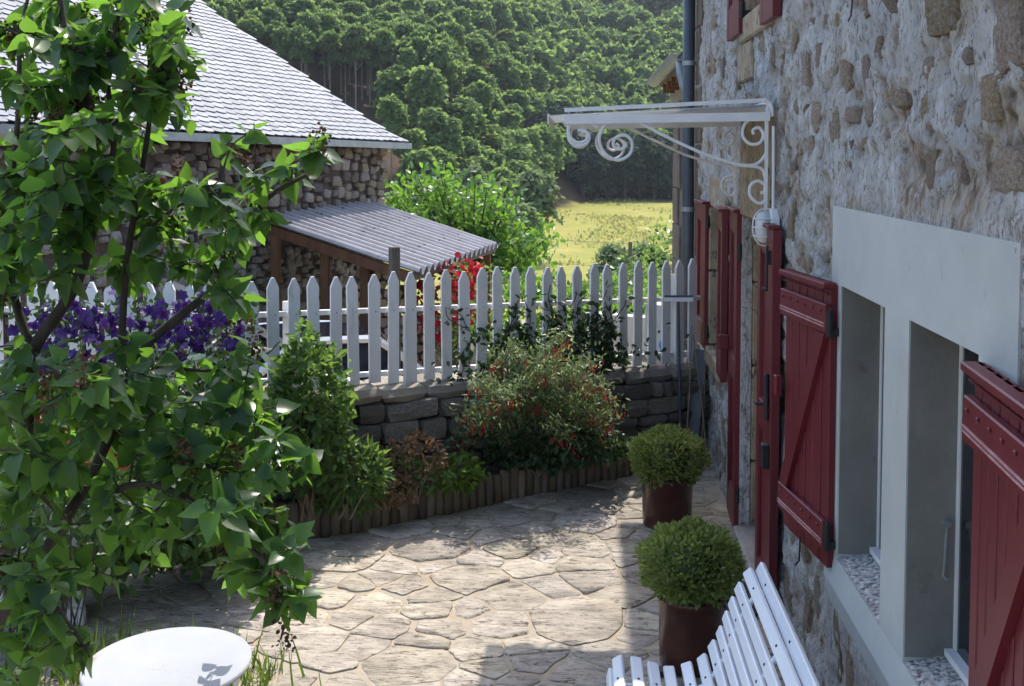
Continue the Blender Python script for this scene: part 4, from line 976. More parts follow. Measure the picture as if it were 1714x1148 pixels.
# clematis with purple flowers on the left of the fence
cb0 = at(220, 640, 6.5)
cl = empty('clematis', (cb0.x, cb0.y, .2), 'purple flowering clematis covering the left part of the fence', 'climber')
P = np.array([tuple(at(rng.uniform(20, 430), rng.uniform(500, 680), 6.45 + rng.uniform(-.25, .2))) for _ in range(1500)])
foliage('foliage', M['dark_leaf'], cl, P, .05, 'oval', .5, .3)
stems(cl, (cb0.x, cb0.y, .2), [P[i] for i in range(0, 1500, 110)], .006, 'bark')
def flower_mesh(npet, R, m, cup=.1):
    V0, F0 = SH['oval']; V = []; F = []
    for k in range(npet):
        a = 2 * math.pi * k / npet + .1; ca, sa = math.cos(a), math.sin(a)
        b = len(V)
        for v in V0: V.append(((v[0] * 1.5 * ca - v[1] * sa) * R, (v[0] * 1.5 * sa + v[1] * ca) * R, (cup * v[1] + v[2] * .4) * R))
        F += [tuple(int(i) + b for i in f) for f in F0]
    me = bpy.data.meshes.new('flower'); me.from_pydata(V, [], F); me.materials.append(m); return me
fm = [flower_mesh(6, r, M['purple'], c) for r, c in ((.042, .15), (.034, .4), (.038, .0))]
spots_ = [(rng.gauss(230, 95), rng.gauss(560, 38)) for _ in range(130)] + [(rng.uniform(290, 380), rng.uniform(505, 545)) for _ in range(28)] + [(rng.uniform(70, 170), rng.uniform(500, 600)) for _ in range(40)] + [(rng.uniform(40, 420), rng.uniform(520, 630)) for _ in range(80)] + [(410, 560), (418, 570), (145, 480), (30, 470), (50, 475)]
for u, v in spots_:
    u = min(max(u, 20), 400); v = min(max(v, 470), 660)
    p = at(u, v, 6.30 + rng.uniform(-.16, .14)); o = link('flower', rng.choice(fm), None, cl); o.location = p - cl.location
    o.rotation_euler = (R_(60) + rng.gauss(0, .5), rng.gauss(0, .5), rng.uniform(-.8, .8))
# roses at the left
rb_ = at(110, 900, 5.0); ro = empty('rose_bush', (rb_.x, rb_.y, .1), 'rose bush with pinkish red blooms behind the lilac branches', 'shrub')
def rose_mesh():
    V0, F0 = SH['clump']; V = []; F = []
    for ringk, (n, R, tilt) in enumerate(((3, .022, 1.35), (5, .034, 1.0), (6, .045, .6))):
        for k in range(n):
            a = 2 * math.pi * k / n + ringk; ca, sa = math.cos(a), math.sin(a); ct, st = math.cos(tilt), math.sin(tilt); b = len(V)
            for v in V0:
                y = v[1] * ct * R; zz = v[1] * st * R; x = v[0] * 1.5 * R; V.append((x * ca - y * sa, x * sa + y * ca, zz))
            F += [tuple(int(i) + b for i in f) for f in F0]
    me = bpy.data.meshes.new('rose_flower'); me.from_pydata(V, [], F); me.materials.append(M['rose_petal']); return me
rm = rose_mesh()
for u, v in [(112, 822), (98, 722), (118, 752), (195, 762), (205, 775), (64, 700), (148, 790)]:
    p = at(u, v, 4.55); o = link('rose_flower', rm, None, ro); o.location = p - ro.location; o.rotation_euler = (R_(55), rng.uniform(-.3, .3), rng.uniform(-.5, .5))
P = np.array([tuple(at(rng.gauss(120, 70), rng.gauss(800, 70), 4.8 + rng.uniform(-.25, .4))) for _ in range(900)])
foliage('foliage', M['dark_leaf'], ro, P, .05, 'oval', .8, .2); stems(ro, (rb_.x, rb_.y, .1), [P[i] for i in range(0, 900, 90)], .005, 'bark')
yl = at(125, 712, 4.75); o = link('yellow_flower', flower_mesh(11, .055, M['yellow'], .1), None, None, yl); o.rotation_euler = (R_(50), 0, .3); tag(o, 'single yellow daisy like flower among the roses', 'flower')
# grass by the table
def grass():
    P = []
    while len(P) < 9000:
        x = rng.uniform(-3.4, -1.0); y = rng.uniform(2.6, 4.95)
        if in_grass(x, y + rng.gauss(0, .06)): P.append((x, y, -.01))
    P = np.array(P); n = len(P); tip = np.stack([nr.normal(0, .35, n), nr.normal(0, .35, n), np.ones(n)], 1)
    V0 = np.array([(-.055, 0, 0), (.055, 0, 0), (.04, .5, .04), (-.04, .5, .04), (0, 1, .16)]); F0 = np.array([(0, 1, 2), (0, 2, 3), (3, 2, 4)])
    V, F = scatter((V0, F0), P, tip, rdir(n) * np.array([1, 1, .1]), .05 + .09 * nr.random(n) ** 2)
    o = link('grass', npmesh('grass', V, F), M['grass']); tag(o, 'green grass around the round table', 'grass', kind='stuff')
    P = np.array([(rng.gauss(-2.1, .35), 4.72 + rng.gauss(0, .10), 0) for _ in range(420)]); n = len(P); tip = np.stack([nr.normal(0, .3, n), nr.normal(0, .3, n), np.ones(n)], 1)
    V, F = scatter((V0 * np.array([.5, 1, 1]), F0), P, tip, rdir(n) * np.array([1, 1, .1]), .12 + .14 * nr.random(n))
    o = link('tall_grass', npmesh('tall_grass', V, F), M['grass']); tag(o, 'taller grass blades at the edge of the paving', 'grass', kind='stuff')
grass()
# ------------------------------------------------------------------ the barn with its slate roof
BP0 = Vector((-5.38, 10.56, 0)); BP1 = Vector((-3.14, 16.86, 0)); BD = (BP1 - BP0).normalized(); BN = Vector((BD.y, -BD.x, 0)); BLEN = (BP1 - BP0).length
barn = empty('barn', (BP0 + BP1) / 2 + Vector((0, 0, -1)), 'stone barn with a big scalloped slate roof behind the lilac', 'barn')
def bw(t, n, z): v = BP0 + BD * t + BN * n; return Vector((v.x, v.y, z))
b = MB(); b.prism([bw(-3.2, 0, -1.2), bw(BLEN, 0, -1.2), bw(BLEN, -7, -1.2), bw(-3.2, -7, -1.2)], (0, 0, 3.75)); b.build('wall', M['render_old'], barn)
EZ = 2.60
tan_ = .63; sl_a = math.atan(tan_); SU = (-BN * math.cos(sl_a) + Vector((0, 0, math.sin(sl_a)))); RN = BD.cross(SU)
def rp(t, s, h=0.0):
    """point on the barn roof: t along the eave, s up the slope; the foot of the roof flares out a little"""
    flare = .10 * math.exp(-s / .7); return bw(t, .34, EZ - .012 * t) + SU * s + RN * h + Vector((0, 0, flare - .02))
RT0, RT1 = -3.4, BLEN + .26
b = MB(); vs = []; fs = []; NS = 12
for i in range(NS):
    s = 6.4 * (i / (NS - 1)) ** 1.5
    vs += [rp(RT0, s, -.03), rp(RT1, s, -.03)]
for i in range(NS - 1): fs.append((2 * i, 2 * i + 1, 2 * i + 3, 2 * i + 2))
k0 = len(vs); vs += [v - RN * .08 for v in vs]
for i in range(NS - 1): fs += [(k0 + 2 * i, k0 + 2 * i + 2, k0 + 2 * i + 3, k0 + 2 * i + 1), (2 * i + 1, k0 + 2 * i + 1, k0 + 2 * i + 3, 2 * i + 3)]
fs += [(0, k0, k0 + 1, 1)]
b.add(vs, fs); roof = b.build('roof', M['slate_rest'], barn)
b = MB(); q0, q1 = rp(RT0, 6.4), rp(RT1, 6.4); b.prism([q0, q1, q1 + Vector((-BN.x * 5, -BN.y * 5, -3.6)), q0 + Vector((-BN.x * 5, -BN.y * 5, -3.6))], (0, 0, -.1)); b.build('far_slope', M['slate_rest'], barn)
b = MB(); b.add([bw(BLEN, 0, 2.5), bw(BLEN, -5.4, 5.9), bw(BLEN, -7, 4.5), bw(BLEN, -7, 2.4)], [(0, 1, 2, 3)]); b.build('gable', M['render_old'], barn)
def slate_mesh(seed):
    r = random.Random(seed); w = .098; L = .30
    pr = [(-w, L), (w, L), (w, .06 + r.uniform(-.01, .01)), (w * .8, .018), (w * .35, 0), (-w * .25, .004), (-w * .75, .028), (-w, .075)]
    vs = [(x, y, .008 - .020 * y / L + .011) for x, y in pr] + [(x, y, .008 - .020 * y / L + .003) for x, y in pr]; n = len(pr)
    fs = [tuple(range(n)), tuple(range(2 * n - 1, n - 1, -1))] + [(i, n + i, n + (i + 1) % n, (i + 1) % n) for i in range(n)]
    me = bpy.data.meshes.new('slate'); me.from_pydata(vs, [], fs); bm = bmesh.new(); bm.from_mesh(me); bmesh.ops.recalc_face_normals(bm, faces=bm.faces[:]); bm.to_mesh(me); bm.free(); me.materials.append(M['slate']); return me
sms = [slate_mesh(s) for s in range(4)]
def topx(p):
    d = p - EYE; D = d.dot(_f); return 857 + FPX * d.dot(_r) / D, PYC - FPX * d.dot(_u) / D, D
cells = []
ex, wd = .155, .198
for i in range(41):
    s = .02 + ex * i
    for j in range(int((RT1 - RT0) / wd) + 1):
        t = RT1 - wd * (j + (.37 * i) % 1.0) - .06
        if t < RT0: continue
        p = rp(t, s); u, v, D = topx(p)
        if v < -420: continue
        cells.append((u, v, D, t, s))
cells.sort(key=lambda c: (c[0] < 235 or c[1] < -10, c[2]))
def slate_T(t, s):
    s = s + rng.gauss(0, .007); p = rp(t, s, rng.uniform(0, .004)); up = (rp(t, s + .1) - p).normalized(); n_ = BD.cross(up).normalized()
    tw = rng.gauss(-.03, .035); x = (BD * math.cos(tw) + up * math.sin(tw)); y = n_.cross(x)
    return Matrix(((x.x, y.x, n_.x, p.x), (x.y, y.y, n_.y, p.y), (x.z, y.z, n_.z, p.z + 0), (0, 0, 0, 1)))
rest = MB()
for i, (u, v, D, t, s) in enumerate(cells):
    T = slate_T(t, s); me = sms[i % 4]
    if i < 300:
        o = link('slate', me, None, barn); o.matrix_local = Matrix.Translation(-barn.location) @ T
    else: rest.add([T @ q.co for q in me.vertices], [tuple(f.vertices) for f in me.polygons])
o = rest.build('slate_courses', M['slate_rest'], barn, fix=False); o['kind'] = 'stuff'
b = MB(); vs = []
for t in np.linspace(RT0, RT1 + .04, 14):
    p = rp(t, -.03); vs += [p + Vector((0, 0, .01)), p + Vector((0, 0, -.085)), p + Vector((0, 0, -.085)) - BN * .04]
fs = []
for i in range(13): fs += [(3 * i, 3 * i + 3, 3 * i + 4, 3 * i + 1), (3 * i + 1, 3 * i + 4, 3 * i + 5, 3 * i + 2)]
b.add(vs, fs); b.build('eave_flashing', M['zinc_pale'] if 'zinc_pale' in M else M['zinc'], barn)
trocks = [rock_mesh('stone', 70 + s, 2, .34, .45) for s in range(7)]
for m_ in trocks: m_.materials.append(M['barn_stone'])
n = 0; pl_ = []
for k in range(9000):
    if n >= 295: break
    t = rng.uniform(1.6, BLEN); z = rng.uniform(1.35, 2.52); w = rng.uniform(.12, .26); h = w * rng.uniform(.5, .9)
    if any(abs(t - a) < (w + c) * .46 and abs(z - b_) < (h + d_) * .46 for a, b_, c, d_ in pl_): continue
    pl_.append((t, z, w, h)); o = link('stone', rng.choice(trocks), None, barn); o.location = bw(t, .01, z) - barn.location; o.scale = (w / 2, .07, h / 2); o.rotation_euler = (0, rng.uniform(-.2, .2), math.atan2(BD.y, BD.x)); n += 1
lowst = MB(); vsum = 0
for k in range(1500):
    t = rng.uniform(-3.2, BLEN); z = rng.uniform(-.9, 1.4) if t > 1.6 else rng.uniform(-.9, 2.5); w = rng.uniform(.10, .18); h = w * rng.uniform(.5, .9); me = rng.choice(trocks); p = bw(t, .0, z)
    Rz = Matrix.Rotation(math.atan2(BD.y, BD.x), 3, 'Z'); lowst.add([p + Rz @ Vector((v.co.x * w / 2, v.co.y * .07, v.co.z * h / 2)) for v in me.vertices], [tuple(f.vertices) for f in me.polygons])
o = lowst.build('lower_stones', M['stone_dark'], barn, fix=False); o['kind'] = 'stuff'  # darker than the stones above: shade under the lean-to put into the colour

# ------------------------------------------------------------------ lean-to with corrugated roof
LA, LB, LC, LDp = at(424, 362, 14), at(572, 321, 17), at(835, 410, 16), at(701, 455, 12.5)
lt = empty('lean_to', Vector(((LA.x + LC.x) / 2, (LA.y + LC.y) / 2, -.92)), 'open timber lean-to with grey corrugated roof beside the barn', 'shed')
def lp_(a, s): return LA.lerp(LB, a).lerp(LDp.lerp(LC, a), s)
ln = (LDp - LA).cross(LB - LA).normalized(); ln = ln if ln.z > 0 else -ln
NW = 16
for sh_ in range(4):
    b = MB(); vs = []; fs = []; n = NW // 4 * 10 + 1; a0, a1 = sh_ / 4, (sh_ + 1) / 4 + (.006 if sh_ < 3 else 0)
    for i in range(n):
        a = a0 + (a1 - a0) * i / (n - 1); w = .048 * math.sin(2 * math.pi * (a * NW)) + .002 * sh_
        for s in (0, .34, .67, 1.0): vs.append(lp_(a, s) + ln * w)
    for i in range(n - 1):
        for j in range(3): fs.append((i * 4 + j, (i + 1) * 4 + j, (i + 1) * 4 + j + 1, i * 4 + j + 1))
    k = len(vs); vs += [v - ln * .007 for v in vs]; fs += [tuple(k + q for q in reversed(f)) for f in fs[:]]
    for i in range(n - 1): fs.append((i * 4 + 3, (i + 1) * 4 + 3, k + (i + 1) * 4 + 3, k + i * 4 + 3))
    for j in range(3): fs.append((j, j + 1, k + j + 1, k + j))
    b.add(vs, fs); b.build('corrugated_sheet', M['corrugated'], lt, smooth=False, fix=False)
dn = -ln * .07
for a in (.01, .35, .68, .985): MB().bar(lp_(a, .02) + dn * 1.5, lp_(a, .97) + dn * 1.5, .07, .12).build('rafter', M['wood_brown'], lt)
MB().bar(lp_(0, .98) + dn, lp_(1, .98) + dn, .05, .09).build('eave_beam', M['wood_post'], lt)
MB().bar(lp_(0, .05) + dn * 2.6, lp_(1, .05) + dn * 2.6, .08, .12).build('wall_plate', M['wood_brown'], lt)
for a, s in ((.01, .15), (.05, .44), (.08, .66), (.02, .95), (.97, .95), (.5, .95)):
    p = lp_(a, s) + dn * 2.3; MB().box((p.x, p.y, (p.z - .92) / 2), (.11, .11, p.z + .92), bev=.008).build('post', M['wood_brown'], lt)
b = MB()
for k in range(60): 
    p = lp_(rng.uniform(.02, .98), rng.choice([.2, .5, .8])) + ln * .03; b.box(p, (.02, .02, .012))
o = b.build('roof_screw', M['iron'], lt); o['kind'] = 'stuff'
# firewood under it
fw = empty('firewood_stack', (-2.9, 13.4, -.92), 'stack of split firewood under the lean-to', 'firewood')
p0 = at(588, 600, 13.3); d = Vector((.92, .39, 0))
def logm(s):
    r = random.Random(s); b = MB(); b.prism([Vector((.07 * math.cos(a) * r.uniform(.7, 1.1), 0, .07 * math.sin(a) * r.uniform(.7, 1.1))) for a in (0, 1.2, 2.3, 3.5, 4.8)], (0, .4, 0))
    me = bpy.data.meshes.new('split_log'); me.from_pydata([tuple(v) for v in b.v], [], b.f); me.materials.append(M['wood_pale']); return me
fms = [logm(s) for s in range(4)]
for i in range(9):
    for j in range(16):
        top = 15 - int(abs(i - 2) * .9)
        if j > top: continue
        c = Vector((p0.x, p0.y, -.86)) + d * (.135 * i + (.06 if j % 2 else 0)) + Vector((0, 0, .118 * j)); o = link('split_log', rng.choice(fms), None, fw); o.location = c - fw.location; o.rotation_euler = (rng.uniform(-.1, .1), rng.uniform(0, 6), .4 + rng.uniform(-.1, .1))

# ------------------------------------------------------------------ silver hatchback on the lane
cpos = at(590, 566, 11.0); cz = -.92
car_o = Vector((cpos.x, cpos.y, 0)) + FN * .60
car = empty('parked_car', (car_o.x, car_o.y, cz), 'silver car with dark tinted windows parked behind the picket fence', 'car')
CT = Matrix(((FD.x, FN.x, 0, car_o.x), (FD.y, FN.y, 0, car_o.y), (0, 0, 1, cz), (0, 0, 0, 1)))
CT = CT @ Matrix.Rotation(R_(2.5), 4, 'Y')
def ploft(b, prof_lo, prof_hi):
    """two plan outlines -> wall between"""
    n = len(prof_lo); b.add(list(prof_lo) + list(prof_hi), [(i, (i + 1) % n, n + (i + 1) % n, n + i) for i in range(n)] + [tuple(range(n - 1, -1, -1)), tuple(range(n, 2 * n))])
side = [(-1.75, .35), (-1.82, .60), (-1.72, .92), (-1.3, .97), (.75, .95), (1.25, .88), (1.85, .74), (2.02, .55), (1.98, .30), (1.6, .22), (-1.5, .22)]
b = MB(CT); rings = []
for y, k in ((-.80, .97), (-.82, 1), (.82, 1), (.80, .97)): rings.append([Vector((x * (k if k < 1 else 1), y, .55 + (z - .55) * k)) for x, z in side])
n = len(side); vs = [v for r in rings for v in r]; fs = [(i * n + j, i * n + (j + 1) % n, (i + 1) * n + (j + 1) % n, (i + 1) * n + j) for i in range(3) for j in range(n)] + [tuple(range(n)), tuple(3 * n + j for j in range(n))]
b.add(vs, fs); b.build('body', M['car_silver'], car)
lo = [(-1.55, -.78), (.80, -.78), (1.0, -.5), (1.0, .5), (.80, .78), (-1.55, .78)]; hi = [(-.72, -.60), (.22, -.60), (.34, -.42), (.34, .42), (.22, .60), (-.72, .60)]
b = MB(CT); ploft(b, [(x, y, .95) for x, y in lo], [(x, y, 1.40) for x, y in hi]); b.build('cabin_glass', M['car_glass'], car)
b = MB(CT); rf = []
for z, k in ((1.385, 1.03), (1.43, 1.0), (1.465, .86)): rf.append([Vector(((x + .2) * k - .2, y * k, z)) for x, y in hi])
vs = [v for r in rf for v in r]; n = 6; b.add(vs, [(i * n + j, i * n + (j + 1) % n, (i + 1) * n + (j + 1) % n, (i + 1) * n + j) for i in range(2) for j in range(n)] + [tuple(range(n - 1, -1, -1)), tuple(2 * n + j for j in range(n))]); b.build('roof_panel', M['car_glass'], car)
for sgn in (-1, 1):
    MB(CT).tube(smooth_path([(.24, sgn * .605, 1.40), (.50, sgn * .68, 1.22), (.84, sgn * .785, .96)], 4), .045, 6).build('pillar', M['car_silver'], car)
    MB(CT).tube([(-.22, sgn * .61, 1.40), (-.28, sgn * .79, .95)], .028, 6).build('pillar', M['car_black'] if 'car_black' in M else M['black_plastic'], car)
    MB(CT).tube([(-.70, sgn * .605, 1.40), (-1.05, sgn * .70, 1.18), (-1.50, sgn * .785, .96)], .05, 6).build('pillar', M['car_silver'], car)
    MB(CT).tube(smooth_path([(-.70, sgn * .60, 1.425), (-.2, sgn * .615, 1.44), (.24, sgn * .60, 1.425)], 4), .042, 6).build('roof_rail', M['car_silver'], car)
    MB(CT).box((.62, sgn * .90, 1.0), (.10, .18, .13), bev=.03).build('mirror', M['car_silver'], car)
    for x in (-1.18, 1.28):
        w = MB(CT); w.tube([(x, sgn * .66, .30), (x, sgn * .84, .30)], .30, 24); wh = w.build('wheel', M['tyre'], car)
        MB(CT).tube([(x, sgn * .80, .30), (x, sgn * .85, .30)], .19, 16).build('rim', M['zinc'], wh)
    MB(CT).box((1.92, sgn * .6, .64), (.16, .3, .13), bev=.03).build('headlight', M['lamp_glass'], car)
b = MB(CT); b.prism([(-.72, -.60, 1.43), (-1.62, -.58, 1.95), (-1.66, -.58, 1.90), (-.78, -.60, 1.38)], (0, 1.2, 0)); tg = b.build('tailgate', M['car_silver'], car)
b = MB(CT); b.prism([(-.86, -.50, 1.45), (-1.38, -.50, 1.755), (-1.40, -.50, 1.735), (-.88, -.50, 1.43)], (0, 1.0, 0)); b.build('rear_window', M['car_glass'], tg)

# ------------------------------------------------------------------ things beyond the fence
p = at(660, 413, 9.6); o = MB().box((p.x, p.y, (p.z - .92) / 2), (.085, .085, p.z + .92), Euler((0, 0, .5)).to_matrix(), bev=.008).build('wooden_post', M['wood_post'], origin=(p.x, p.y, -.92)); tag(o, 'weathered square wooden post rising behind the pickets', 'post')
for i, (u, v, D, sx, sz, lb) in enumerate([(700, 606, 15.2, .45, .32, 'grey boulder left of the red rose'), (752, 606, 15.6, .40, .38, 'pale rounded boulder beneath the red rose'), (800, 612, 16.5, .5, .25, 'flat boulder right of the red rose')]):
    p = at(u, v, D); o = link('boulder', rock_mesh('boulder', 90 + i, 3, .3, .8), M['cap_stone'], None, Vector((p.x, p.y, float(height(p.x, p.y)) + sz * .5))); o.scale = (sx, .35, sz * 1.3); tag(o, lb, 'boulder', 'boulders on the lane')
rr_ = at(755, 560, 13.6)
rs = empty('red_rose', (rr_.x, rr_.y, -.92), 'tall rose with deep red blooms behind the pickets by the lean-to corner', 'shrub')
pts = [(712, 470), (720, 520), (745, 455), (775, 450), (790, 465), (795, 490), (780, 500), (760, 480), (735, 560), (800, 455), (715, 500), (705, 545), (770, 530), (790, 520), (750, 500), (708, 480)]
P = []
for u, v in pts:
    c = at(u, v, 13.4 + rng.uniform(-.15, .15))
    for k in range(26): P.append(tuple(c + Vector((rng.gauss(0, .07), rng.gauss(0, .06), rng.gauss(0, .08)))))
foliage('bloom', M['red_petal'], rs, np.array(P), .075, 'clump', .4, .1)
P = np.array([tuple(at(rng.gauss(765, 40), rng.uniform(440, 600), 13.7 + rng.uniform(-.2, .3))) for _ in range(900)])
foliage('foliage', M['shrub_leaf'], rs, P, .075, 'oval', .8, .2); stems(rs, (rr_.x, rr_.y, -.9), [P[i] for i in range(0, 900, 100)], .012, 'bark')
M['pale_render'] = mat('pale_render', [(.46, .43, .38), (.58, .55, .50)], 3, .9, .3, 30, .005)
M['navy'] = M['zinc_dark']
a, b_ = at(985, 548, 15.5), at(1088, 546, 15.0)
o = MB().bar(Vector((a.x, a.y, -.40)), Vector((b_.x, b_.y, -.40)), .22, 1.1).build('rendered_wall', M['pale_render'], origin=(a.x, a.y, -.92)); tag(o, 'low cream rendered wall across the lane behind the pickets', 'wall')
a, b_ = at(1092, 520, 12.6), at(1150, 516, 12.2)
o = MB().bar(Vector((a.x, a.y, -.12)), Vector((b_.x, b_.y, -.12)), .25, 1.6).build('concrete_wall', M['cement'], origin=(a.x, a.y, -.92)); tag(o, 'grey concrete wall end beside the annexe', 'wall')
a = at(1112, 590, 10.6); o = MB().box((a.x, a.y, -.23), (.55, .3, 1.38), bev=.01).build('stone_block_pier', M['cap_stone'], origin=(a.x, a.y, -.92)); tag(o, 'pale block pier just behind the right end of the pickets', 'pier')
M['blue_bag'] = mat('blue_plastic', [(.03, .09, .30), (.06, .16, .42)], 6, .4, .4, 30, .01)
p = at(1118, 580, 10.5); o = link('plastic_bag', rock_mesh('plastic_bag', 5, 3, .4, .9), M['blue_bag'], None, Vector((p.x, p.y, .535))); o.scale = (.10, .08, .07); tag(o, 'crumpled blue plastic bag lying on the block pier', 'bag')
wp = at(1055, 405, 30); gz = float(height(wp.x, wp.y))
pole = empty('wire_pole', (wp.x, wp.y, gz), 'weathered wire pole between the two small trees in the meadow', 'pole')
MB().tube([(wp.x, wp.y, gz - .1), (wp.x, wp.y, wp.z)], [.07, .055], 8).build('pole', M['wood_post'], pole)
for dz in (-.05, -.72):
    MB().tube([(wp.x, wp.y, wp.z + dz - .06), (wp.x, wp.y, wp.z + dz + .05)], .05, 8).build('insulator', M['white'], pole)
    pts = [Vector((wp.x + k * 1.6, wp.y + (abs(k) * .2 if k < 0 else -k * .1), wp.z + dz + .012 * k * k * (1 if k < 0 else 0) + (.10 * -k if k < 0 else -.02 * k) * .5)) for k in range(-8, 7)]
    MB().tube(pts, .010, 4).build('wire', M['zinc'], pole)
# ------------------------------------------------------------------ trees
CARD = (np.array([(-.40, 0, 0), (.40, .08, 0), (.30, .9, -.12), (-.34, 1.0, -.16)], dtype=float), np.array([(0, 1, 2), (0, 2, 3)]))
def crown_points(n, R, H, nl, seed, conif=False):
    """leaf clump positions over many lobes that make up the crown; z=0 at its foot"""
    r = np.random.default_rng(seed)
    if conif:
        h = r.random(n) ** .75; k = (1 - h) ** .9 * (1 + .25 * np.sin(h * 40)) + .04; a = r.random(n) * 6.283; q = np.sqrt(r.random(n)) * .5 + .5
        P = np.stack([np.cos(a) * k * R * q, np.sin(a) * k * R * q, h * H], 1); d = np.stack([np.cos(a), np.sin(a), np.full(n, -.2)], 1); return P, d
    lob = []
    for i in range(nl):
        z = r.random() ** .8; a = r.random() * 6.283; rr = math.sqrt(max(.05, 1 - (1.7 * (z - .42)) ** 2)) * (.55 + .35 * r.random())
        lob.append((math.cos(a) * rr * R * .75, math.sin(a) * rr * R * .75, (.12 + .76 * z) * H, R * (.26 + .24 * r.random())))
    lob.append((0, 0, H * .55, R * .62)); lob = np.array(lob)
    idx = r.integers(0, len(lob), n); d = r.normal(size=(n, 3)); d /= np.linalg.norm(d, axis=1, keepdims=True); d[:, 2] = np.where(d[:, 2] < -.35, -d[:, 2], d[:, 2])
    rad = lob[idx, 3] * (.72 + .34 * r.random(n)); P = lob[idx, :3] + d * rad[:, None] * np.array([1, 1, .85]); return P, d
def crown_mesh(name, n, R, H, nl, seed, m, size, conif=False):
    P, d = crown_points(n, R, H, nl, seed, conif); N = len(P)
    nrm = d * .8 + rdir(N) * .5 + np.array([0, 0, .7]); tip = rdir(N); s = size * (.65 + .7 * nr.random(N))
    V, F = scatter(CARD, P, tip, nrm, s); me = npmesh(name, V, F); me.materials.append(m); return me
def trunk_mesh(name, h, r, m, bare=False):
    b = MB(); b.tube([(0, 0, -.6), (.02, 0, h * .5), (.0, .03, h)], [r * 1.2, r, r * .6], 7)
    for k in range(5):
        a = k * 1.3; b.tube([(0, 0, h * (.75 + .05 * k)), (math.cos(a) * h * .16, math.sin(a) * h * .16, h * (.95 + .06 * k))], [r * .5, r * .2], 5)
    me = bpy.data.meshes.new(name); me.from_pydata([tuple(v) for v in b.v], [], b.f); me.materials.append(m); return me
PROTO = {}
for k in range(5): PROTO['broad%d' % k] = (crown_mesh('crown', 2600, 2.9, 6.8, 19, 100 + k, M['tree_leaf'], .46), trunk_mesh('trunk', 4.2, .16, M['bark_far']), -.2)
for k in range(2): PROTO['tall%d' % k] = (crown_mesh('crown', 2900, 3.0, 6.4, 18, 140 + k, M['tree_leaf'], .52), trunk_mesh('trunk', 9.0, .13, M['bark_far']), 7.4)
for k in range(2): PROTO['pale%d' % k] = (crown_mesh('crown', 2400, 2.3, 6.0, 20, 160 + k, M['tree_leaf_pale'], .36), trunk_mesh('trunk', 3.5, .16, M['bark_far']), 1.4)
for k in range(2): PROTO['conif%d' % k] = (crown_mesh('crown', 1700, 1.9, 8.6, 1, 180 + k, M['conifer_leaf'], .45, True), trunk_mesh('trunk', 6, .14, M['bark_far']), 1.6)
def tree(kind, x, y, s, label, group, name='forest_tree', sz=1.0, cat='tree', leaf=None):
    cm, tm, z0 = PROTO[kind]; g = float(height(np.array([x]), np.array([y]))[0])
    t = empty(name, (x, y, g), label, cat, group); t.rotation_euler = (0, 0, rng.uniform(0, 6.28)); t.scale = (s, s, s * sz)
    c = link('crown', cm, None, t); c.location = (0, 0, z0)
    if leaf: c.material_slots[0].link = 'OBJECT'; c.material_slots[0].material = M[leaf]
    tk = link('trunk', tm, None, t)
    if leaf: tk.material_slots[0].link = 'OBJECT'; tk.material_slots[0].material = M['bark']
    return t
# hedge of tall trees along the far side of the meadow
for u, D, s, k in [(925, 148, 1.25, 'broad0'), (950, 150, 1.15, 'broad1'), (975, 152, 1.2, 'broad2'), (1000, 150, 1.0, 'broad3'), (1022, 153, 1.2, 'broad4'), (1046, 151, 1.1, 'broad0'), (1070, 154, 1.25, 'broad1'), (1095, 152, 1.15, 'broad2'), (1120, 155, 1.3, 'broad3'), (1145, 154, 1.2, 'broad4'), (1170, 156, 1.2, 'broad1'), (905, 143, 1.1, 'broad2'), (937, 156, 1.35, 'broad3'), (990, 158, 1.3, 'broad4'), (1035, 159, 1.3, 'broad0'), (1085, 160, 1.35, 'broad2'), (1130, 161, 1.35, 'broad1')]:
    p = at(u, 300, D); tree(k, p.x, p.y, s, 'leafy tree with shade-dark leaves in the row behind the sunlit meadow', 'trees in the row behind the meadow', 'hedgerow_tree', leaf='hedge_leaf_shaded')
p = at(893, 330, 74); tree('pale0', p.x, p.y, .86, 'tall grey green willow like tree at the left edge of the meadow', None, 'willow_tree')
p = at(868, 360, 62); tree('pale1', p.x, p.y, .66, 'rounded silvery bush in front of the grey green tree by the meadow', None, 'willow_tree')
p = at(1025, 420, 45); tree('pale0', p.x, p.y, .50, 'small airy tree left of the wire pole in the meadow', None, 'young_tree')
p = at(1085, 420, 46); tree('pale1', p.x, p.y, .52, 'small airy tree right of the wire pole in the meadow', None, 'young_tree')
p = at(655, 230, 98); tree('tall0', p.x, p.y, .58, 'slender tree at the edge of the clearing right of the barn roof', None, 'slender_tree')
# front trees on the slope left of the meadow, each of its own size
for i, (u, v, D, s, k) in enumerate([(700, 290, 84, .68, 'pale0'), (745, 300, 90, .75, 'broad1'), (790, 290, 96, .85, 'pale1'), (835, 300, 104, .90, 'broad2'), (870, 280, 112, 1.0, 'broad3'), (690, 240, 100, .75, 'broad4'), (735, 240, 108, .72, 'broad0'), (780, 240, 112, .85, 'broad1'), (830, 240, 122, 1.0, 'broad3'), (880, 240, 130, 1.15, 'broad4'), (760, 330, 82, .60, 'pale1'), (815, 330, 90, .66, 'pale0'), (660, 280, 88, .62, 'broad2'), (720, 330, 78, .55, 'conif0'), (905, 250, 138, 1.1, 'broad2'), (850, 320, 97, .72, 'broad0')]):
    p = at(u, v, D); tree(k, p.x, p.y, s, 'leafy tree on the near slope between the barn and the meadow', 'trees on the slope left of the meadow', 'slope_tree')
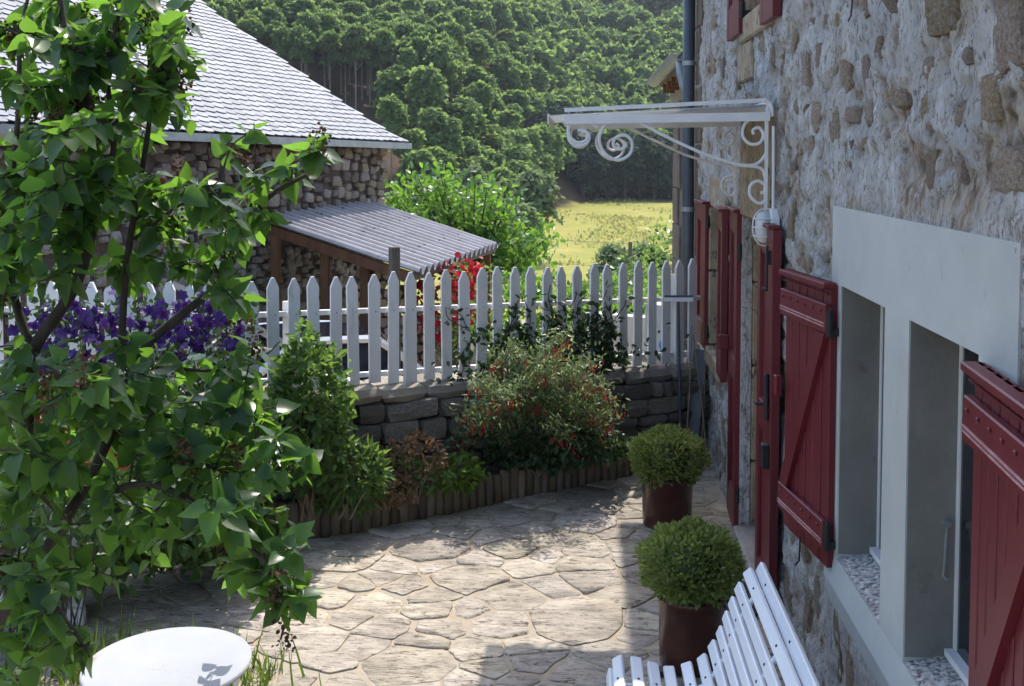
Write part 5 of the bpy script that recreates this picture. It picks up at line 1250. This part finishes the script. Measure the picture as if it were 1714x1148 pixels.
# the wooded hillside: the nearest trees singly, the rest as one wood
pts = []
r_ = random.Random(5)
def clearing(u, D): return (D < 119 and u < 668) or (D < 112 and u < 700)
cand = []
Y = 86.0
grid = {}
def far_ok(x, y, d):
    gx, gy = int(x // 4), int(y // 4)
    for i in range(gx - 2, gx + 3):
        for j in range(gy - 2, gy + 3):
            for a, b, e in grid.get((i, j), ()):
                if (x - a) ** 2 + (y - b) ** 2 < (min(d, e)) ** 2: return False
    return True
for k in range(26000):
    D = 86 + 250 * r_.random() ** .8; u = r_.uniform(250, 1215); p = at(u, 200, D)
    t = p.y - float(toe(p.x))
    if t < 7 or clearing(u, D): continue
    d = (2.9 + D * .004) * (.62 if u < 770 and 116 < D < 140 else 1)
    if not far_ok(p.x, p.y, d): continue
    grid.setdefault((int(p.x // 4), int(p.y // 4)), []).append((p.x, p.y, d)); pts.append((D, u, p.x, p.y))
pts.sort()
single, rest = pts[:270], pts[270:]
for D, u, x, y in single:
    nz = mnoise.noise(Vector((x * .03, y * .03, 7)))
    edge = u < 760 and 117 < D < 136
    if edge: k = 'tall%d' % r_.randrange(2); s = r_.uniform(.56, .70)
    elif nz > .30 and u > 800: k = 'conif%d' % r_.randrange(2); s = r_.uniform(.8, 1.1)
    else: k = 'broad%d' % r_.randrange(5); s = r_.uniform(.82, 1.12)
    tree(k, x, y, s, 'leafy tree of the wooded hillside' if k[0] != 'c' else 'dark conifer among the trees of the wooded hillside', 'trees of the wooded hillside' if k[0] != 'c' else 'conifers of the wooded hillside')
VV = []; FF = []; nb = 0
low = []
for k in range(5):
    P, d = crown_points(620, 2.7, 6.4, 16, 200 + k); N = len(P); V, F = scatter(CARD, P, rdir(N), d + rdir(N) * .5 + np.array([0, 0, .45]), .80 * (.65 + .7 * nr.random(N))); low.append((V, F))
cV, cF = crown_points(420, 2.0, 9, 1, 220, True); cF = scatter(CARD, cV, rdir(420), cF + rdir(420) * .5 + np.array([0, 0, .4]), .8 * (.65 + .7 * nr.random(420)))
VC = []; FC = []; nc = 0
for D, u, x, y in rest:
    g = float(height(np.array([x]), np.array([y]))[0]); a = r_.uniform(0, 6.28); s = r_.uniform(.85, 1.25); ca, sa = math.cos(a) * s, math.sin(a) * s
    con = mnoise.noise(Vector((x * .03, y * .03, 7))) > .34
    V, F = cF if con else low[r_.randrange(5)]
    W = np.stack([V[:, 0] * ca - V[:, 1] * sa + x, V[:, 0] * sa + V[:, 1] * ca + y, V[:, 2] * s + g + .8], 1)
    if con: VC.append(W); FC.append(F + nc); nc += len(W)
    else: VV.append(W); FF.append(F + nb); nb += len(W)
o = link('wooded_hillside', npmesh('wooded_hillside', np.concatenate(VV), np.concatenate(FF)), M['tree_leaf']); tag(o, 'dense broadleaf wood covering the upper hillside', 'forest', kind='stuff')
if VC: o = link('hillside_conifers', npmesh('hillside_conifers', np.concatenate(VC), np.concatenate(FC)), M['conifer_leaf']); tag(o, 'dark conifers scattered through the upper wood', 'forest', kind='stuff')
# rough grass and seed heads over the meadow
n = 9000; D_ = 58 + 96 * nr.random(n); U_ = 820 + 340 * nr.random(n); P = np.array([tuple(at(u, 300, d)) for u, d in zip(U_, D_)]); P[:, 2] = height(P[:, 0], P[:, 1]) - .02
keep = (P[:, 1] < toe(P[:, 0]) + 2) & (np.array([mnoise.noise(Vector((x * .12, y * .07, 3))) for x, y in P[:, :2]]) + .5 * nr.random(n) > .46); P = P[keep]; n = len(P)
V, F = scatter(CARD, P, np.stack([nr.normal(0, .5, n), nr.normal(0, .5, n), np.ones(n) * .8], 1), rdir(n), (.14 + .26 * nr.random(n) ** 2))
M['meadow_tuft'] = leafmat('meadow_tuft', (.24, .25, .085), (.42, .36, .15), .4, .8, tcol=(.55, .55, .18), spec=.05)
o = link('meadow_grass', npmesh('meadow_grass', V, F), M['meadow_tuft']); tag(o, 'rough tufts of grass over the sunlit meadow', 'grass', kind='stuff')
# leafy tree behind the lean-to
wb = at(790, 440, 20.5); gz = float(height(wb.x, wb.y))
wt = empty('walnut_tree', (wb.x, wb.y, gz), 'bright green glossy leaved tree rising behind the lean-to', 'tree')
P = []; tb = MB(); base = Vector((wb.x, wb.y, gz))
tb.tube([base, base + Vector((.02, 0, 1.2))], [.13, .10], 8)
for (u, v) in [(660, 330), (690, 300), (720, 330), (745, 295), (770, 330), (800, 320), (830, 315), (860, 340), (880, 370), (895, 395), (870, 410), (840, 390), (810, 370), (780, 380), (740, 370), (700, 360), (850, 440), (880, 430), (820, 420), (895, 425), (760, 410), (730, 400), (675, 350), (750, 285), (790, 300), (715, 310), (640, 315), (905, 400), (800, 450), (860, 460), (840, 350), (655, 360), (690, 385)]:
    for rep in range(2):
        tip = at(u + rng.gauss(0, 9), v + rng.gauss(0, 9), 20.5 + rng.uniform(-1.2, 1.2)); mid = base.lerp(tip, .6) + Vector((0, 0, .3)); path = smooth_path([base + Vector((0, 0, 1.0)), mid, tip], 6); tb.tube(path, [.04 * (1 - .9 * k / 12) for k in range(13)], 5)
        for q in path[5:]:
            for k in range(9): P.append(tuple(q + Vector((rng.gauss(0, .17), rng.gauss(0, .17), rng.gauss(0, .13)))))
tb.build('trunk', M['bark'], wt); foliage('crown', M['walnut_leaf'], wt, np.array(P), .145, 'oval', 1.0, .35)
# bushes on the lane edge seen between the right pickets
for i, (u, v, D, ex, n, m_, lb) in enumerate([(1030, 505, 18.5, (1.0, .6, .7), 900, 'walnut_leaf', 'bright green bush behind the middle right pickets'), (1075, 500, 20, (.9, .6, .8), 800, 'shrub_leaf', 'darker green bush behind the right pickets'), (930, 500, 17.5, (1.3, .6, .75), 1100, 'walnut_leaf', 'spreading green bush behind the vine covered pickets'), (850, 500, 17, (.9, .6, .85), 900, 'walnut_leaf', 'green bush between the red rose and the vine'), (1120, 490, 22, (.8, .6, 1.2), 800, 'shrub_leaf', 'upright green bush beside the annexe corner')]):
    p = at(u, v, D); gz = float(height(p.x, p.y)); shrub('lane_bush', lb, (p.x, p.y, gz), (p.x, p.y, gz + ex[2] * .8), ex, n, .12, m_, 'oval', 'bush', 10)

# ------------------------------------------------------------------ the lilac in the foreground
lil = empty('lilac_bush', Vector((-1.75, 3.25, 0)), 'big lilac with heart shaped leaves and spent brown flower heads at the left', 'shrub')
base = Vector((-2.35, 3.42, 0))
def W(*a): return [at(u, v, D) for u, v, D in a]
BR = [
 ([base] + W((20, 900, 3.5), (45, 700, 3.5), (55, 590, 3.5), (130, 470, 3.5), (160, 330, 3.45), (150, 180, 3.4), (110, 60, 3.4), (95, -60, 3.4)), .030),
 (W((55, 590, 3.5), (20, 480, 3.5), (15, 350, 3.5), (30, 200, 3.5), (35, 60, 3.5), (60, -60, 3.5)), .016),
 ([base] + W((20, 1000, 3.55), (90, 900, 3.55), (170, 760, 3.6), (230, 600, 3.65), (300, 530, 3.7), (360, 480, 3.75), (410, 400, 3.8), (440, 340, 3.8), (480, 310, 3.8), (520, 290, 3.8)), .024),
 (W((205, 650, 3.6), (205, 540, 3.6), (215, 420, 3.6), (235, 300, 3.6), (250, 200, 3.6), (250, 100, 3.6), (240, 20, 3.6), (245, -50, 3.6)), .015),
 (W((160, 330, 3.45), (190, 250, 3.4), (180, 120, 3.35), (200, 20, 3.35), (210, -50, 3.3)), .012),
 (W((150, 240, 3.4), (220, 180, 3.4), (275, 100, 3.4), (280, 30, 3.4)), .009),
 (W((360, 480, 3.75), (425, 330, 3.8), (427, 260, 3.8), (425, 205, 3.8)), .006),
 (W((160, 830, 3.5), (250, 810, 3.4), (340, 850, 3.3), (400, 900, 3.25), (450, 950, 3.2), (480, 1010, 3.2), (470, 1070, 3.2)), .012),
 (W((200, 680, 3.6), (300, 700, 3.55), (400, 720, 3.5), (480, 760, 3.5), (520, 780, 3.5)), .010),
 (W((30, 940, 3.2), (80, 1000, 3.0), (120, 1050, 2.95), (150, 1100, 2.95)), .010),
 (W((240, 600, 3.65), (330, 620, 3.7), (420, 610, 3.75), (470, 570, 3.8)), .008),
 (W((110, 870, 3.55), (60, 820, 3.3), (0, 780, 3.2), (-50, 760, 3.1)), .012),
 (W((55, 590, 3.5), (90, 620, 3.3), (140, 640, 3.2), (200, 650, 3.15)), .008),
 (W((225, 400, 3.6), (290, 350, 3.55), (330, 330, 3.5), (370, 300, 3.5)), .007),
 (W((60, 940, 3.5), (40, 980, 3.3), (20, 1040, 3.15), (10, 1120, 3.1)), .012),
 (W((260, 810, 3.4), (330, 780, 3.45), (420, 800, 3.45), (490, 790, 3.45)), .008),
]
allp = []
for P_, r0 in BR:
    sm = smooth_path(P_, 6); n = len(sm); b = MB(); b.tube(sm, [r0 * (1 - .75 * k / n) for k in range(n)], 8)
    b.build('branch', M['bark'], lil, smooth=True); allp += [(q, r0 * (1 - .75 * k / n)) for k, q in enumerate(sm)]
REG = [(60, 50, 60, 50, 14, 3.45), (190, 40, 60, 45, 13, 3.35), (105, 180, 70, 60, 19, 3.4), (190, 150, 50, 60, 10, 3.4), (265, 90, 40, 45, 6, 3.45), (310, 110, 25, 40, 4, 3.5), (270, 170, 45, 30, 6, 3.5), (40, 310, 50, 50, 14, 3.5), (140, 330, 60, 45, 14, 3.45), (240, 300, 50, 40, 6, 3.55),
       (300, 350, 60, 40, 9, 3.6), (390, 320, 40, 35, 5, 3.7), (430, 225, 12, 12, 1, 3.8), (530, 275, 22, 18, 2, 3.8), (480, 300, 25, 20, 2, 3.8), (290, 430, 70, 40, 10, 3.7), (390, 420, 40, 40, 6, 3.75), (90, 410, 60, 35, 10, 3.45), (20, 440, 25, 40, 6, 3.4), (400, 500, 25, 25, 2, 3.8),
       (40, 640, 50, 45, 8, 3.3), (150, 660, 70, 35, 9, 3.2), (270, 640, 60, 35, 8, 3.6), (390, 620, 50, 35, 6, 3.75), (80, 740, 60, 45, 9, 3.25), (220, 730, 70, 40, 9, 3.5), (340, 700, 60, 40, 8, 3.55), (450, 700, 35, 30, 3, 3.55), (50, 840, 50, 40, 8, 3.3), (190, 820, 60, 35, 6, 3.5), (320, 790, 60, 35, 8, 3.45), (440, 790, 40, 30, 6, 3.45), (515, 775, 18, 18, 2, 3.45),
       (380, 860, 50, 30, 8, 3.25), (300, 900, 40, 25, 3, 3.3), (450, 930, 40, 35, 7, 3.2), (480, 1000, 22, 25, 4, 3.2), (30, 960, 32, 40, 7, 3.15), (40, 1070, 45, 40, 8, 3.05), (130, 1100, 22, 22, 3, 2.95), (230, 950, 30, 20, 2, 3.3), (-30, 500, 30, 200, 6, 3.3)]
LP = []; LT = []; LN_ = []; LSZ = []; tw = MB(); pan = []
for u, v, su, sv, n, D in REG:
    for _ in range(n):
        tgt = at(rng.gauss(u, su * .75), rng.gauss(v, sv * .75), D + rng.gauss(0, .17)); q0 = min(allp, key=lambda q: (q[0] - tgt).length + (.1 if q[0].z > tgt.z + .05 else 0))[0]
        if (q0 - tgt).length > .45: q0 = tgt + (q0 - tgt) * (.45 / (q0 - tgt).length)
        mid = q0.lerp(tgt, .5) + Vector((rng.gauss(0, .02), rng.gauss(0, .02), .03)); path = smooth_path([q0, mid, tgt], 5)
        tw.tube(path, [.0042 * (1 - .6 * k / 10) for k in range(11)], 5)
        L = (tgt - q0).length; npair = 3 + int(L / .06); ax = (tgt - q0).normalized()
        side = ax.cross(Vector((rng.gauss(0, 1), rng.gauss(0, 1), .4))).normalized()
        for k in range(npair):
            f_ = .30 + .70 * k / max(npair - 1, 1); p = path[min(int(f_ * 10), 10)]
            sd = side if k % 2 == 0 else ax.cross(side).normalized()
            for sg in (-1, 1):
                tip = sd * sg + ax * .45 + Vector((rng.gauss(0, .25), rng.gauss(0, .25), rng.gauss(-.45, .3))); tip.normalize()
                nm = Vector((rng.gauss(0, .5), rng.gauss(0, .5) - .15, .9)); st = .018
                LP.append(p + tip * st); LT.append(tip); LN_.append(nm); LSZ.append(rng.uniform(.055, .095) * (.75 if k == npair - 1 else 1))
        if rng.random() < .16: pan.append(tgt)
tw.build('twig', M['bark'], lil)['kind'] = 'stuff'
order = sorted(range(len(LP)), key=lambda i: (LP[i] - EYE).length / LSZ[i])
def heart_variant(k):
    V, F = SH['heart']; V = V.copy(); V[:, 2] += [-.05, .0, .06, -.12][k] * np.sin(V[:, 1] * 3.1) + (.05 if k % 2 else -.03) * V[:, 0]
    me = npmesh('leaf', V, F); me.materials.append(M['lilac_leaf']); me.polygons.foreach_set('use_smooth', [True] * len(me.polygons)); return me
hv = [heart_variant(k) for k in range(4)]
Rm = frames(np.array([tuple(v) for v in LT]), np.array([tuple(v) for v in LN_]))
for i in order[:300]:
    o = link('leaf', rng.choice(hv), None, lil); m3 = Matrix([list(map(float, row)) for row in Rm[i]]); s = LSZ[i]
    o.matrix_local = Matrix.Translation(LP[i] - lil.location) @ m3.to_4x4() @ Matrix.Scale(s, 4)
ii = order[300:]
V, F = scatter(SH['heart'], np.array([tuple(LP[i]) for i in ii]), np.array([tuple(LT[i]) for i in ii]), np.array([tuple(LN_[i]) for i in ii]), np.array([LSZ[i] for i in ii]))
o = link('foliage', npmesh('foliage', V - np.array(lil.location), F), M['lilac_leaf'], lil, smooth=True); o['kind'] = 'stuff'
for c in pan + [at(243, 15, 3.6), at(300, 135, 3.5), at(385, 550, 3.7), at(350, 390, 3.7), at(478, 1075, 3.2), at(415, 300, 3.75), at(300, 300, 3.6)]:
    P = np.array([tuple(c + Vector((rng.gauss(0, .014), rng.gauss(0, .014), rng.uniform(-.03, .09)))) for _ in range(55)]); o = foliage('dry_flower_head', M['dry_panicle'], lil, P, .013, 'clump', .3, 0)
print('leaves', len(LP))

# ------------------------------------------------------------------ thin summer haze over the valley
hz = MB(); hz.box((0, 0, 81), (1300, 1300, 180)); ho = hz.build('haze', None, fix=True)
hm = bpy.data.materials.new('haze'); hm.use_nodes = True; nt = hm.node_tree; nt.nodes.remove(nt.nodes['Principled BSDF'])
pv = nt.nodes.new('ShaderNodeVolumePrincipled'); pv.inputs['Density'].default_value = .00022; pv.inputs['Color'].default_value = (.80, .88, 1.0, 1); pv.inputs['Anisotropy'].default_value = .3
nt.links.new(pv.outputs[0], nt.nodes['Material Output'].inputs['Volume']); ho.data.materials.append(hm)
tag(ho, 'thin pale haze over the valley', 'haze', kind='stuff')
